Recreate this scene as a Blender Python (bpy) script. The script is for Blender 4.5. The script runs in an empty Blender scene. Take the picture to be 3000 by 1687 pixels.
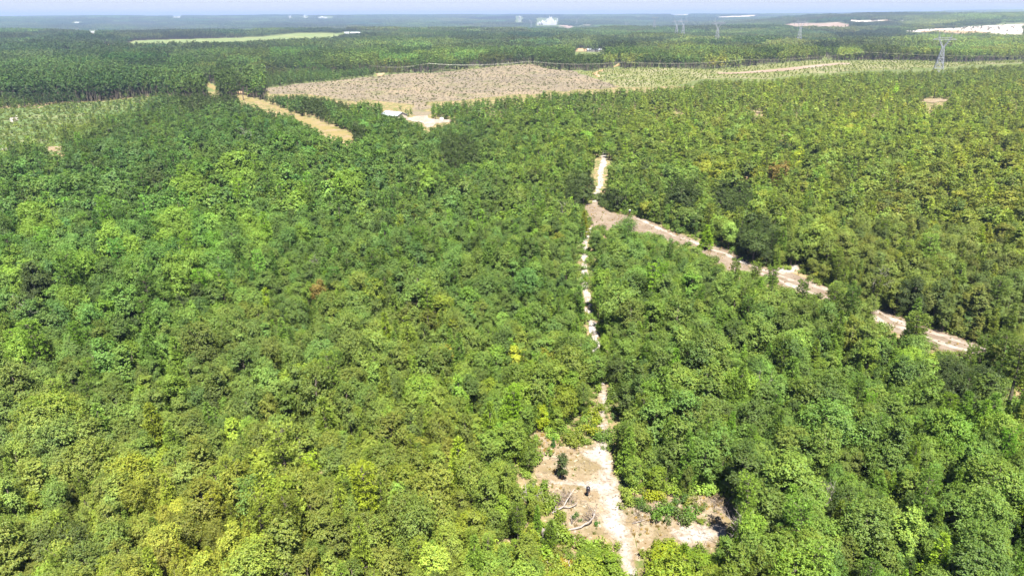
import bpy, bmesh, math, random
import numpy as np
from mathutils import Vector, Matrix

R = math.radians
rng = np.random.default_rng(11)
random.seed(11)
scene = bpy.context.scene
COL = scene.collection

# ------------------------------------------------------------------ camera
CAM_H, F_PX, PITCH, ROLL = 65.0, 2000.0, 21.75, 0.17
cam_data = bpy.data.cameras.new('camera')
cam_data.sensor_width = 36.0
cam_data.lens = 36.0 * F_PX / 3000.0
cam_data.clip_start, cam_data.clip_end = 0.5, 60000.0
cam = bpy.data.objects.new('camera', cam_data)
COL.objects.link(cam)
cam.matrix_world = (Matrix.Translation((0, 0, CAM_H)) @ Matrix.Rotation(R(90 - PITCH), 4, 'X')
                    @ Matrix.Rotation(R(-ROLL), 4, 'Z'))
scene.camera = cam

# ------------------------------------------------------------------ sky and sun
SUN_EL, SUN_AZ = 63.0, 168.0          # azimuth clockwise from +Y (the view); the sun stands behind the camera
world = bpy.data.worlds.new('World')
scene.world = world
world.use_nodes = True
wn = world.node_tree
bg = wn.nodes['Background']
sky = wn.nodes.new('ShaderNodeTexSky')
sky.sky_type = 'NISHITA'
sky.sun_disc = False
sky.sun_elevation = R(SUN_EL)
sky.sun_rotation = R(SUN_AZ)
sky.altitude = 0
sky.air_density = 1.0
sky.dust_density = 0.2
sky.ozone_density = 3.0
tintn = wn.nodes.new('ShaderNodeMix')
tintn.data_type = 'RGBA'
tintn.blend_type = 'MULTIPLY'
tintn.inputs[0].default_value = 1.0
tintn.inputs[7].default_value = (0.53, 0.54, 0.74, 1.0)
wn.links.new(sky.outputs[0], tintn.inputs[6])
wn.links.new(tintn.outputs[2], bg.inputs[0])
bg.inputs[1].default_value = 0.05
sun_data = bpy.data.lights.new('sun', 'SUN')
sun_data.energy = 5.0
sun_data.angle = R(0.53)
sun_data.color = (1.0, 0.955, 0.88)
sun = bpy.data.objects.new('sun', sun_data)
COL.objects.link(sun)
sd = Vector((math.cos(R(SUN_EL)) * math.sin(R(SUN_AZ)), math.cos(R(SUN_EL)) * math.cos(R(SUN_AZ)), math.sin(R(SUN_EL))))
sun.rotation_euler = (-sd).to_track_quat('-Z', 'Y').to_euler()
sun.location = sd * 300

vs = scene.view_settings
vs.view_transform = 'Standard'
vs.look = 'None'
vs.gamma = 1.0
vs.use_curve_mapping = False
vs.exposure = 2.1
cy = scene.cycles
cy.max_bounces = 6
cy.diffuse_bounces = 4
cy.glossy_bounces = 1
cy.transmission_bounces = 3
cy.volume_bounces = 0
cy.transparent_max_bounces = 4
cy.use_denoising = True
cy.denoiser = 'OPENIMAGEDENOISE'
cy.denoising_input_passes = 'RGB_ALBEDO_NORMAL'
cy.denoising_prefilter = 'ACCURATE'
cy.use_adaptive_sampling = True
cy.adaptive_threshold = 0.015
cy.sample_clamp_indirect = 4.0
scene.render.use_persistent_data = False

# ------------------------------------------------------------------ projection helpers
MW = np.array(cam.matrix_world)
RIGHT, UP, FWD = MW[:3, 0], MW[:3, 1], -MW[:3, 2]
CPOS = np.array((0.0, 0.0, CAM_H))


def project(P):
    """world points (n,3) -> pixel x, pixel y (3000 x 1687 frame) and depth"""
    d = np.asarray(P, float) - CPOS
    dep = d @ FWD
    dd = np.maximum(dep, 0.1)
    return 1500 + F_PX * (d @ RIGHT) / dd, 843.5 - F_PX * (d @ UP) / dd, dep


def smooth(a, b, x):
    t = np.clip((x - a) / (b - a), 0, 1)
    return t * t * (3 - 2 * t)


def terrain(x, y):
    x = np.asarray(x, float)
    y = np.asarray(y, float)
    d = np.hypot(x, y)
    az = np.degrees(np.arctan2(x, np.maximum(y, 1.0)))
    z = 0.25 * np.sin(x / 37.0 + 0.6) * np.sin(y / 45.0) * smooth(60, 200, d)
    # left and centre: low crest near 2.9 km, a valley, then a long rise to the skyline
    prof_l = (6 * smooth(2300, 2950, d) - 34 * smooth(3000, 4200, d) + 88 * smooth(4200, 11500, d))
    # right: steady rise to a ridge near 5 km
    prof_r = (20 * smooth(2300, 3400, d) + 40 * smooth(3400, 5200, d) + 30 * smooth(8500, 12500, d)) - 26 * smooth(5300, 8000, d)
    w = smooth(10, 27, az)
    z = z + prof_l * (1 - w) + prof_r * w
    z = z + 46 * smooth(20, 36, az) * smooth(9000, 12500, d)
    # rolling
    a = smooth(1100, 3500, d)
    z = z + a * (4.5 * np.sin(x / 410 + 0.7) * np.cos(y / 520 + 0.4) + 3.0 * np.sin((x + y) / 280.0) + 4.0 * np.sin(x / 890 - y / 1300.0))
    # swell under the row plantation on the right
    z = z + 7.0 * np.exp(-(((x - 420) / 260) ** 2 + ((y - 1000) / 190) ** 2))
    z = z + 5.0 * np.exp(-(((x - 40) / 150) ** 2 + ((y - 1020) / 150) ** 2))
    return z


def at(px, py, h=0.0):
    """point h above the ground seen at a pixel of the photograph"""
    v = FWD + RIGHT * ((px - 1500) / F_PX) + UP * ((843.5 - py) / F_PX)
    s = np.geomspace(40, 30000, 1500)
    P = CPOS + s[:, None] * v
    gap = P[:, 2] - (terrain(P[:, 0], P[:, 1]) + h)
    k = np.argmax(gap < 0)
    if gap[k] >= 0:
        k = len(s) - 1
    k = max(k, 1)
    a, b = s[k - 1], s[k]
    for _ in range(30):
        m = 0.5 * (a + b)
        q = CPOS + m * v
        if q[2] - (float(terrain(q[0], q[1])) + h) < 0:
            b = m
        else:
            a = m
    q = CPOS + b * v
    return np.array((q[0], q[1], float(terrain(q[0], q[1])) + h))


def in_poly(px, py, poly):
    px = np.asarray(px, float)
    py = np.asarray(py, float)
    c = np.zeros(px.shape, bool)
    n = len(poly)
    for i in range(n):
        x0, y0 = poly[i]
        x1, y1 = poly[(i + 1) % n]
        if y0 == y1:
            continue
        k = ((y0 > py) != (y1 > py)) & (px < (x1 - x0) * (py - y0) / (y1 - y0) + x0)
        c ^= k
    return c


def s2l(c):
    c = np.asarray(c, float) / 255.0
    return np.where(c <= 0.04045, c / 12.92, ((c + 0.055) / 1.055) ** 2.4)


# ------------------------------------------------------------------ land cover, traced on the ground
PAD = [(1562, 1258), (1590, 1275), (1612, 1300), (1640, 1306), (1700, 1303), (1740, 1300), (1753, 1262), (1757, 1200), (1753, 1150),
       (1758, 1125), (1773, 1125), (1782, 1150), (1780, 1200), (1782, 1260), (1786, 1300), (1790, 1340), (1806, 1400), (1818, 1440),
       (1832, 1489), (1848, 1550), (1860, 1585), (1866, 1610), (1862, 1640), (1868, 1687), (1874, 1740), (1838, 1740), (1830, 1687), (1808, 1640), (1804, 1605), (1788, 1580), (1762, 1566),
       (1740, 1566), (1728, 1592), (1700, 1584), (1660, 1566), (1640, 1540), (1622, 1505), (1612, 1455), (1602, 1422), (1575, 1400),
       (1568, 1370), (1575, 1330), (1578, 1312), (1568, 1290)]
TRACK_WHITE = [(1754, 1262), (1757, 1200), (1755, 1150), (1760, 1127), (1772, 1127), (1779, 1160), (1777, 1200), (1778, 1260), (1780, 1300),
               (1786, 1345), (1800, 1400), (1812, 1440), (1826, 1489), (1842, 1550), (1855, 1590), (1860, 1615), (1857, 1640), (1864, 1687),
               (1870, 1740), (1840, 1740), (1832, 1687), (1810, 1640), (1806, 1603), (1792, 1578), (1770, 1550), (1764, 1520), (1762, 1480), (1748, 1440), (1715, 1432),
               (1690, 1420), (1640, 1418), (1600, 1412), (1612, 1404), (1680, 1408), (1735, 1410), (1752, 1390), (1748, 1350), (1712, 1342), (1702, 1325), (1728, 1312),
               (1748, 1300)]
SAND_R = [(1962, 1545), (2000, 1533), (2040, 1540), (2085, 1533), (2122, 1531), (2125, 1550), (2112, 1575), (2085, 1592), (2050, 1592), (2005, 1600), (1985, 1580), (1965, 1562)]
CLEAR_R = [(1842, 1480), (1872, 1492), (1900, 1500), (1880, 1420), (1905, 1412), (1945, 1440), (1955, 1465), (2035, 1455), (2060, 1448), (2100, 1452), (2132, 1490), (2130, 1540), (2115, 1580), (2085, 1600),
           (2000, 1606), (1960, 1585), (1925, 1580), (1895, 1600), (1872, 1640), (1862, 1640), (1866, 1610), (1848, 1550), (1832, 1489)]
CLEAR_R_SEE = [[(1885, 1418), (1905, 1414), (1942, 1442), (1930, 1450), (1900, 1436)],
               [(2045, 1456), (2095, 1456), (2126, 1490), (2126, 1535), (2040, 1535), (2050, 1500)], SAND_R,
               [(1842, 1480), (1880, 1500), (1903, 1540), (1898, 1590), (1868, 1610), (1848, 1550)]]
ROAD = [(1712, 598), (1750, 588), (1765, 612), (1808, 628), (1864, 633), (1899, 647), (1952, 671), (2000, 688), (2052, 708), (2120, 724),
        (2192, 768), (2256, 788), (2320, 800), (2372, 820), (2432, 844), (2500, 880), (2576, 912), (2608, 916), (2680, 948), (2760, 972),
        (2820, 992), (2880, 1010), (3000, 1052), (3200, 1120), (3200, 1175), (3000, 1095), (2864, 1045), (2796, 1042), (2720, 1012),
        (2640, 980), (2590, 962), (2500, 925), (2428, 888), (2376, 870), (2320, 858), (2280, 834), (2240, 810), (2180, 800), (2132, 792),
        (2084, 757), (2000, 718), (1972, 711), (1914, 692), (1879, 692), (1850, 684), (1800, 690), (1776, 674), (1730, 668), (1728, 640)]
ROAD_SEE = [[(1712, 598), (1750, 588), (1765, 612), (1806, 630), (1798, 645), (1776, 672), (1760, 660), (1730, 666), (1728, 640)],
            [(1864, 634), (1899, 648), (1952, 672), (2000, 689), (2052, 709), (2120, 726), (2192, 770), (2256, 790), (2310, 790), (2350, 770), (2362, 772), (2322, 800),
             (2372, 820), (2432, 844), (2428, 856), (2376, 868), (2330, 856), (2284, 828), (2240, 802), (2180, 796), (2132, 786), (2084, 750), (2000, 712), (1972, 706), (1914, 672), (1895, 684), (1879, 686), (1870, 655)],
            [(2568, 926), (2608, 916), (2662, 945), (2640, 970), (2600, 965)],
            [(2722, 962), (2820, 994), (2876, 1012), (2864, 1018), (2825, 1018), (2800, 1040), (2760, 1022), (2722, 996)],
            [(2965, 1128), (3000, 1110), (3000, 1175), (2968, 1168)]]
SPUR = [(2250, 790), (2300, 778), (2355, 766), (2366, 772), (2330, 800), (2285, 806)]
NTRACK = [(1758, 1127), (1735, 1050), (1724, 950), (1712, 880), (1705, 831), (1704, 760), (1708, 700), (1722, 668), (1740, 668), (1722, 700), (1722, 831),
          (1735, 880), (1749, 950), (1758, 1050), (1773, 1127)]
NTRACK_SEE = [[(1705, 831), (1704, 760), (1707, 700), (1713, 700), (1721, 745), (1722, 831)], [(1722, 937), (1748, 940), (1746, 990), (1740, 998), (1728, 998)]]
NTRACK2 = [(1735, 592), (1745, 560), (1752, 537), (1750, 500), (1760, 478), (1762, 440), (1745, 400), (1752, 400), (1775, 440), (1777, 478), (1768, 500), (1766, 537), (1758, 560), (1750, 592)]
NTRACK2_SEE = [[(1754, 537), (1750, 500), (1764, 496), (1766, 520), (1760, 537)], [(1760, 478), (1765, 456), (1773, 458), (1776, 478), (1768, 482)]]
PATH = [(596, 238), (640, 256), (664, 272), (700, 282), (750, 293), (785, 304), (823, 316), (858, 328), (878, 340), (913, 348), (939, 357), (983, 372), (1018, 386), (1056, 405),
        (1030, 414), (1000, 410), (965, 398), (936, 382), (905, 366), (870, 352), (840, 330), (800, 316), (750, 303), (700, 292), (655, 280), (629, 266), (604, 252)]
PATH_SEE = [[(846, 326), (878, 340), (913, 348), (939, 357), (983, 372), (1018, 386), (1050, 404), (1006, 406), (997, 393), (960, 393), (936, 378), (905, 362), (872, 350)],
            [(598, 239), (640, 256), (631, 264), (606, 251)], [(702, 281), (752, 292), (800, 311), (848, 326), (842, 333), (790, 317), (745, 304), (700, 291)]]
CUT = [(782, 259), (866, 247), (983, 237), (1099, 224), (1187, 215), (1274, 214), (1361, 204), (1500, 191), (1558, 189), (1616, 204), (1678, 208), (1742, 230),
       (1791, 247), (1814, 256), (1762, 262), (1689, 262), (1660, 270), (1605, 265), (1558, 278), (1500, 277), (1420, 286), (1347, 295), (1255, 300), (1252, 345), (1216, 347),
       (1210, 308), (1070, 292), (1035, 303), (960, 283), (896, 276), (785, 276)]
YARD = [(1205, 345), (1215, 342), (1250, 340), (1258, 348), (1320, 352), (1322, 358), (1278, 362), (1268, 372), (1250, 375), (1240, 362), (1215, 358), (1190, 350), (1192, 345)]
ROWS = [(1678, 208), (1747, 210), (1770, 203), (1937, 200), (2068, 205), (2155, 200), (2250, 190), (2366, 179), (2483, 179), (2570, 177), (2687, 179), (2803, 185), (2978, 177),
        (3150, 168), (3150, 176), (2920, 188), (2803, 196), (2657, 205), (2512, 209), (2366, 217), (2250, 232), (2155, 230), (2053, 233), (1980, 252), (1908, 256), (1820, 256), (1791, 247), (1742, 230)]
ROWROAD = [(2490, 186), (2440, 187), (2366, 194), (2250, 206), (2150, 214), (2100, 214), (2100, 217), (2160, 218), (2250, 212), (2330, 206), (2390, 198), (2450, 191), (2490, 189)]
DIRT = [[(1734, 218), (1750, 208), (1771, 203), (1768, 208), (1752, 214), (1758, 228), (1746, 226)], [(1796, 199), (1806, 190), (1816, 186), (1815, 194)], [(1099, 218), (1127, 215), (1124, 224), (1104, 224)],
        [(300, 122), (316, 130), (342, 134), (336, 138), (312, 135)], [(222, 80), (231, 84), (238, 90), (228, 90)], [(262, 95), (276, 98), (279, 106), (272, 106)], [(696, 268), (712, 270), (710, 278), (696, 276)]]
SCRUB = [(-200, 330), (0, 320), (96, 314), (204, 303), (291, 300), (408, 285), (510, 280), (512, 291), (466, 303), (420, 335), (375, 367), (230, 405), (182, 447), (54, 474), (0, 480), (-200, 500)]
SCRUB_SAND = [[(28, 345), (50, 338), (52, 352), (38, 364), (30, 358)], [(135, 432), (180, 430), (184, 440), (165, 446), (140, 442)], [(8, 434), (20, 434), (18, 440), (8, 440)], [(95, 316), (128, 312), (128, 317), (96, 320)]]
PASTURE = [(312, 135), (364, 129), (393, 120), (495, 117), (750, 110), (866, 98.5), (983, 99), (1024, 102), (954, 112), (881, 117), (750, 121), (699, 124), (524, 130), (378, 135)]
QUARRY = [(2640, 92), (2740, 86), (2790, 84), (2830, 80), (2900, 76), (2960, 73), (3010, 71), (3150, 70), (3150, 112), (3000, 106), (2950, 105), (2880, 101), (2820, 101), (2770, 97), (2700, 96)]
PINKHILL = [(2294, 74), (2320, 70), (2420, 69), (2452, 66.5), (2470, 69), (2497, 77), (2470, 82), (2400, 81), (2340, 80)]
SANDS = [[(2485, 59), (2520, 62), (2600, 60.5), (2620, 61), (2530, 67), (2500, 65)], [(2640, 61), (2670, 60.5), (2672, 62), (2640, 63)],
         [(2100, 51), (2140, 48.5), (2190, 46.5), (2214, 44), (2212, 48), (2160, 51), (2120, 52.5)], [(1958, 43.5), (1985, 41.5), (2010, 42), (2028, 44), (1990, 46.5)],
         [(1866, 50), (1877, 48), (1874, 52), (1866, 52)], [(1640, 76), (1680, 75), (1672, 84), (1660, 84)], [(1700, 75), (1730, 74), (1728, 76)],
         [(1488, 107), (1512, 108), (1510, 111), (1490, 111)]]
TANPATCH = [[(1682, 143), (1722, 143), (1720, 152), (1684, 152)], [(2690, 290), (2715, 292), (2765, 288), (2775, 296), (2740, 303), (2710, 300)], [(2410, 148), (2440, 150), (2444, 154), (2420, 154)], [(2968, 330), (2975, 328), (2978, 332), (2970, 334)], [(2215, 328), (2232, 328), (2228, 334), (2215, 334)]]
ROOF_SEE = [(1118, 331), (1127, 322), (1180, 327), (1194, 334), (1178, 338), (1164, 338), (1145, 335)]

def bx4(x0, y0, x1, y1):
    return [(x0, y0), (x1, y0), (x1, y1), (x0, y1)]


FARSEE = [bx4(1006, 94, 1058, 102), bx4(216, 64, 236, 71), bx4(260, 91, 286, 98), bx4(1724, 144, 1772, 152), bx4(506, 47, 532, 55), bx4(845, 47, 857, 55), bx4(887, 47, 904, 55),
          bx4(932, 48, 972, 56), bx4(1513, 48, 1531, 67), bx4(1571, 55, 1637, 76)]
MW_, MH_ = 1500, 844
gx, gy = np.meshgrid(np.arange(MW_) * 2 + 1.0, np.arange(MH_) * 2 + 1.0)
MASK = np.zeros((MH_, MW_), bool)
for poly in ([PAD, CUT, YARD, ROWS, PASTURE, QUARRY, PINKHILL, ROOF_SEE] + CLEAR_R_SEE + ROAD_SEE + NTRACK_SEE + NTRACK2_SEE + PATH_SEE + DIRT + SCRUB_SAND + SANDS + TANPATCH + FARSEE):
    MASK |= in_poly(gx, gy, poly)
# ground that no tree stands on, even where crowns hide it
NOGROW = MASK.copy()
for poly in (ROAD, NTRACK, CLEAR_R):
    NOGROW |= in_poly(gx, gy, poly)


SCREEN = MASK.copy()
near_rows = (np.arange(MH_) * 2 > 440)[:, None]
for dy, dx in ((0, 2), (0, -2), (2, 0), (-2, 0), (0, 4), (0, -4), (0, 6), (0, -6)):
    SCREEN |= np.roll(np.roll(MASK, dy, 0), dx, 1) & near_rows


def look(mask, px, py):
    i = np.clip((np.asarray(px) / 2).astype(int), 0, MW_ - 1)
    j = np.clip((np.asarray(py) / 2).astype(int), 0, MH_ - 1)
    ok = (np.asarray(px) >= 0) & (np.asarray(px) < 3000) & (np.asarray(py) >= 0) & (np.asarray(py) < 1687)
    return mask[j, i] & ok


# ------------------------------------------------------------------ materials
def new_mat(name):
    m = bpy.data.materials.new(name)
    m.use_nodes = True
    nt = m.node_tree
    for n in list(nt.nodes):
        nt.nodes.remove(n)
    out = nt.nodes.new('ShaderNodeOutputMaterial')
    return m, nt, out


def mixcol(nt, fac, a, b, mode='MIX'):
    n = nt.nodes.new('ShaderNodeMix')
    n.data_type = 'RGBA'
    n.blend_type = mode
    for sock, val in ((n.inputs[0], fac), (n.inputs[6], a), (n.inputs[7], b)):
        if hasattr(val, 'is_output'):
            nt.links.new(val, sock)
        else:
            sock.default_value = val if not isinstance(val, tuple) else (*val, 1.0)
    return n.outputs[2]


def noise(nt, vec, scale, detail=4, rough=0.55, lo=0.35, hi=0.65):
    n = nt.nodes.new('ShaderNodeTexNoise')
    n.inputs['Scale'].default_value = scale
    n.inputs['Detail'].default_value = detail
    n.inputs['Roughness'].default_value = rough
    nt.links.new(vec, n.inputs['Vector'])
    r = nt.nodes.new('ShaderNodeMapRange')
    r.inputs['From Min'].default_value = lo
    r.inputs['From Max'].default_value = hi
    nt.links.new(n.outputs['Fac'], r.inputs['Value'])
    return r.outputs[0]


def ground_mat(name, layers, bump=0.0, bscale=3.0, rough=0.95):
    """layers: base colour, then (colour, noise scale, low, high)"""
    m, nt, out = new_mat(name)
    tc = nt.nodes.new('ShaderNodeTexCoord')
    v = tc.outputs['Object']
    c = layers[0]
    for col, sc, lo, hi in layers[1:]:
        c = mixcol(nt, noise(nt, v, sc, 5, 0.6, lo, hi), c, col)
    b = nt.nodes.new('ShaderNodeBsdfDiffuse')
    b.inputs['Roughness'].default_value = 0.6
    nt.links.new(c, b.inputs['Color'])
    if bump:
        n = nt.nodes.new('ShaderNodeTexNoise')
        n.inputs['Scale'].default_value = bscale
        n.inputs['Detail'].default_value = 6
        nt.links.new(v, n.inputs['Vector'])
        bp = nt.nodes.new('ShaderNodeBump')
        bp.inputs['Strength'].default_value = 1.0
        bp.inputs['Distance'].default_value = bump
        nt.links.new(n.outputs['Fac'], bp.inputs['Height'])
        nt.links.new(bp.outputs[0], b.inputs['Normal'])
    nt.links.new(b.outputs[0], out.inputs[0])
    return m


def plain(name, col, rough=0.7, spec=0.3, metal=0.0, var=0.15, scale=2.0):
    m, nt, out = new_mat(name)
    tc = nt.nodes.new('ShaderNodeTexCoord')
    f = noise(nt, tc.outputs['Object'], scale, 4, 0.6, 0.3, 0.7)
    c = mixcol(nt, f, tuple(x * (1 - var) for x in col), tuple(min(1, x * (1 + var)) for x in col))
    b = nt.nodes.new('ShaderNodeBsdfPrincipled')
    nt.links.new(c, b.inputs['Base Color'])
    b.inputs['Roughness'].default_value = rough
    b.inputs['Specular IOR Level'].default_value = spec
    b.inputs['Metallic'].default_value = metal
    nt.links.new(b.outputs[0], out.inputs[0])
    return m


def leaf_mat(name, transl=0.3, gloss=0.05, warm=(1.25, 1.2, 0.75)):
    m, nt, out = new_mat(name)
    a = nt.nodes.new('ShaderNodeAttribute')
    a.attribute_type = 'INSTANCER'
    a.attribute_name = 'tint'
    lv = nt.nodes.new('ShaderNodeAttribute')
    lv.attribute_type = 'GEOMETRY'
    lv.attribute_name = 'leaf_value'
    c = mixcol(nt, 1.0, a.outputs['Color'], lv.outputs['Color'], 'MULTIPLY')
    d = nt.nodes.new('ShaderNodeBsdfDiffuse')
    nt.links.new(c, d.inputs['Color'])
    t = nt.nodes.new('ShaderNodeBsdfTranslucent')
    tc = mixcol(nt, 1.0, c, warm, 'MULTIPLY')
    nt.links.new(tc, t.inputs['Color'])
    mx = nt.nodes.new('ShaderNodeMixShader')
    mx.inputs[0].default_value = transl
    nt.links.new(d.outputs[0], mx.inputs[1])
    nt.links.new(t.outputs[0], mx.inputs[2])
    last = mx
    if gloss:
        g = nt.nodes.new('ShaderNodeBsdfGlossy')
        g.inputs['Roughness'].default_value = 0.65
        g.inputs['Color'].default_value = (0.8, 0.8, 0.8, 1)
        m2 = nt.nodes.new('ShaderNodeMixShader')
        m2.inputs[0].default_value = gloss
        nt.links.new(mx.outputs[0], m2.inputs[1])
        nt.links.new(g.outputs[0], m2.inputs[2])
        last = m2
    nt.links.new(last.outputs[0], out.inputs[0])
    return m


M_LEAF = leaf_mat('leaf', 0.42, 0.02)
M_NEEDLE = leaf_mat('needle', 0.32, 0.015)
M_BARK = plain('bark', (0.09, 0.075, 0.058), 0.9, 0.1, var=0.35, scale=4)
M_PALE = plain('weathered_wood', (0.21, 0.185, 0.165), 0.9, 0.1, var=0.3, scale=3)
M_DEBRIS = plain('logging_slash', (0.13, 0.105, 0.08), 0.95, 0.1, var=0.35, scale=0.2)
M_TWIG = plain('dead_twig', (0.105, 0.086, 0.078), 0.95, 0.1, var=0.3, scale=3)
M_RUT = ground_mat('rut_sand', [(0.205, 0.172, 0.142), ((0.15, 0.118, 0.09), 0.5, 0.46, 0.6), ((0.25, 0.225, 0.195), 0.2, 0.5, 0.64), ((0.10, 0.08, 0.055), 1.7, 0.55, 0.68)], 0.08, 2.0)
M_GROUND = ground_mat('forest_floor', [(0.106, 0.090, 0.044), ((0.213, 0.150, 0.088), 0.12, 0.42, 0.62), ((0.062, 0.084, 0.022), 0.35, 0.45, 0.6), ((0.300, 0.216, 0.132), 1.1, 0.56, 0.7)], 0.15, 2.0)
M_SAND = ground_mat('white_sand', [(0.212, 0.189, 0.162), ((0.145, 0.112, 0.083), 0.7, 0.48, 0.62), ((0.246, 0.230, 0.206), 0.3, 0.45, 0.6), ((0.076, 0.058, 0.043), 2.6, 0.57, 0.68)], 0.12, 2.5)
def edge_sand(name, sand, tan):
    m, nt, out = new_mat(name)
    tc = nt.nodes.new('ShaderNodeTexCoord')
    v = tc.outputs['Object']
    cols = []
    for layers in (sand, tan):
        c = layers[0]
        for col, sc, lo, hi in layers[1:]:
            c = mixcol(nt, noise(nt, v, sc, 5, 0.6, lo, hi), c, col)
        cols.append(c)
    a = nt.nodes.new('ShaderNodeAttribute')
    a.attribute_name = 'edge'
    nz = nt.nodes.new('ShaderNodeTexNoise')
    nz.inputs['Scale'].default_value = 0.9
    nz.inputs['Detail'].default_value = 5
    nz.inputs['Roughness'].default_value = 0.65
    nt.links.new(v, nz.inputs['Vector'])
    ma = nt.nodes.new('ShaderNodeMath')
    ma.operation = 'MULTIPLY_ADD'
    ma.inputs[1].default_value = 3.4
    ma.inputs[2].default_value = -1.62
    nt.links.new(nz.outputs['Fac'], ma.inputs[0])
    ad = nt.nodes.new('ShaderNodeMath')
    ad.operation = 'ADD'
    nt.links.new(a.outputs['Fac'], ad.inputs[0])
    nt.links.new(ma.outputs[0], ad.inputs[1])
    mr = nt.nodes.new('ShaderNodeMapRange')
    mr.inputs['From Min'].default_value = -0.1
    mr.inputs['From Max'].default_value = 1.1
    nt.links.new(ad.outputs[0], mr.inputs['Value'])
    c = mixcol(nt, mr.outputs[0], cols[1], cols[0])
    b = nt.nodes.new('ShaderNodeBsdfDiffuse')
    nt.links.new(c, b.inputs['Color'])
    n = nt.nodes.new('ShaderNodeTexNoise')
    n.inputs['Scale'].default_value = 2.5
    n.inputs['Detail'].default_value = 6
    nt.links.new(v, n.inputs['Vector'])
    bp = nt.nodes.new('ShaderNodeBump')
    bp.inputs['Distance'].default_value = 0.12
    nt.links.new(n.outputs['Fac'], bp.inputs['Height'])
    nt.links.new(bp.outputs[0], b.inputs['Normal'])
    nt.links.new(b.outputs[0], out.inputs[0])
    return m


L_SAND = [(0.225, 0.20, 0.172), ((0.165, 0.13, 0.10), 0.8, 0.48, 0.62), ((0.255, 0.238, 0.215), 0.3, 0.45, 0.6), ((0.095, 0.074, 0.055), 1.9, 0.54, 0.66)]
L_TAN = [(0.147, 0.112, 0.069), ((0.196, 0.158, 0.109), 0.35, 0.46, 0.62), ((0.120, 0.096, 0.051), 0.22, 0.50, 0.64), ((0.265, 0.240, 0.184), 1.2, 0.58, 0.70), ((0.064, 0.052, 0.031), 2.2, 0.56, 0.68)]
M_ESAND = edge_sand('sand_with_litter_edge', L_SAND, L_TAN)
M_TAN = ground_mat('tan_earth', L_TAN, 0.12, 2.5)
M_ROAD = ground_mat('road_earth', [(0.116, 0.089, 0.065), ((0.150, 0.121, 0.091), 0.20, 0.45, 0.62), ((0.082, 0.068, 0.037), 0.5, 0.56, 0.68), ((0.209, 0.187, 0.153), 1.1, 0.60, 0.74)], 0.08, 1.5)
M_PATH = ground_mat('dry_grass_path', [(0.139, 0.112, 0.048), ((0.160, 0.120, 0.074), 0.10, 0.48, 0.62), ((0.084, 0.085, 0.026), 0.16, 0.52, 0.64)], 0.1, 1.0)
M_CUT = ground_mat('logging_debris', [(0.122, 0.102, 0.071), ((0.162, 0.128, 0.084), 0.015, 0.42, 0.62), ((0.089, 0.088, 0.043), 0.03, 0.52, 0.66), ((0.083, 0.075, 0.058), 0.3, 0.52, 0.68), ((0.219, 0.186, 0.136), 0.16, 0.62, 0.74)], 0.3, 0.6)
M_ROWS = ground_mat('row_field', [(0.107, 0.110, 0.044), ((0.148, 0.136, 0.077), 0.02, 0.46, 0.62), ((0.067, 0.089, 0.025), 0.05, 0.52, 0.66)], 0.2, 0.5)
M_SCRUB = ground_mat('scrub_grass', [(0.066, 0.098, 0.035), ((0.110, 0.121, 0.056), 0.04, 0.46, 0.62), ((0.047, 0.072, 0.023), 0.09, 0.5, 0.64)], 0.2, 0.7)
M_PASTURE = ground_mat('pasture_grass', [(0.102, 0.129, 0.050), ((0.134, 0.142, 0.061), 0.012, 0.45, 0.6), ((0.076, 0.101, 0.041), 0.03, 0.5, 0.64)], 0.0)
M_QUARRY = ground_mat('quarry_sand', [(0.349, 0.298, 0.251), ((0.290, 0.175, 0.096), 0.012, 0.52, 0.64), ((0.391, 0.361, 0.331), 0.02, 0.5, 0.62), ((0.158, 0.113, 0.075), 0.05, 0.60, 0.70)], 2.0, 0.03)
M_PINK = ground_mat('bare_pink_earth', [(0.173, 0.127, 0.096), ((0.202, 0.158, 0.125), 0.02, 0.45, 0.62)], 0.0)
M_ORANGE = ground_mat('orange_dirt', [(0.210, 0.141, 0.072), ((0.231, 0.176, 0.120), 0.08, 0.45, 0.62)], 0.0)
M_FAR = ground_mat('far_woodland_floor', [(0.075, 0.091, 0.034), ((0.098, 0.112, 0.042), 0.01, 0.45, 0.6)], 0.0)
M_METAL = plain('galvanised_steel', (0.19, 0.20, 0.215), 0.6, 0.3, 0.0, 0.1)
M_SHED = plain('pale_grey_siding', (0.19, 0.18, 0.165), 0.7, 0.3)
M_WHITE = plain('white_paint', (0.36, 0.36, 0.37), 0.5, 0.4, 0.0, 0.05)
M_ROOF = plain('white_metal_roof', (0.30, 0.325, 0.36), 0.35, 0.5, 0.0, 0.05)
M_WALL = plain('tan_siding', (0.40, 0.34, 0.27), 0.8, 0.2)
M_BLACK = plain('black_plastic', (0.016, 0.015, 0.02), 0.45, 0.4, 0.0, 0.2, 6)
M_RUST = plain('rusty_steel', (0.28, 0.15, 0.08), 0.8, 0.3)
M_POLE = plain('creosote_pole', (0.09, 0.07, 0.055), 0.9, 0.1)
M_WIRE = plain('bright_wire', (0.24, 0.24, 0.13), 0.4, 0.5, 0.0, 0.05)
M_GLASS = plain('dark_glass', (0.03, 0.035, 0.04), 0.15, 0.6)


# ------------------------------------------------------------------ object helpers
def tag(o, label=None, cat=None, group=None, kind=None):
    if label:
        o['label'] = label
    if cat:
        o['category'] = cat
    if group:
        o['group'] = group
    if kind:
        o['kind'] = kind
    return o


def link(name, mesh, parent=None):
    o = bpy.data.objects.new(name, mesh)
    COL.objects.link(o)
    if parent is not None:
        o.parent = parent
    return o


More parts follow.
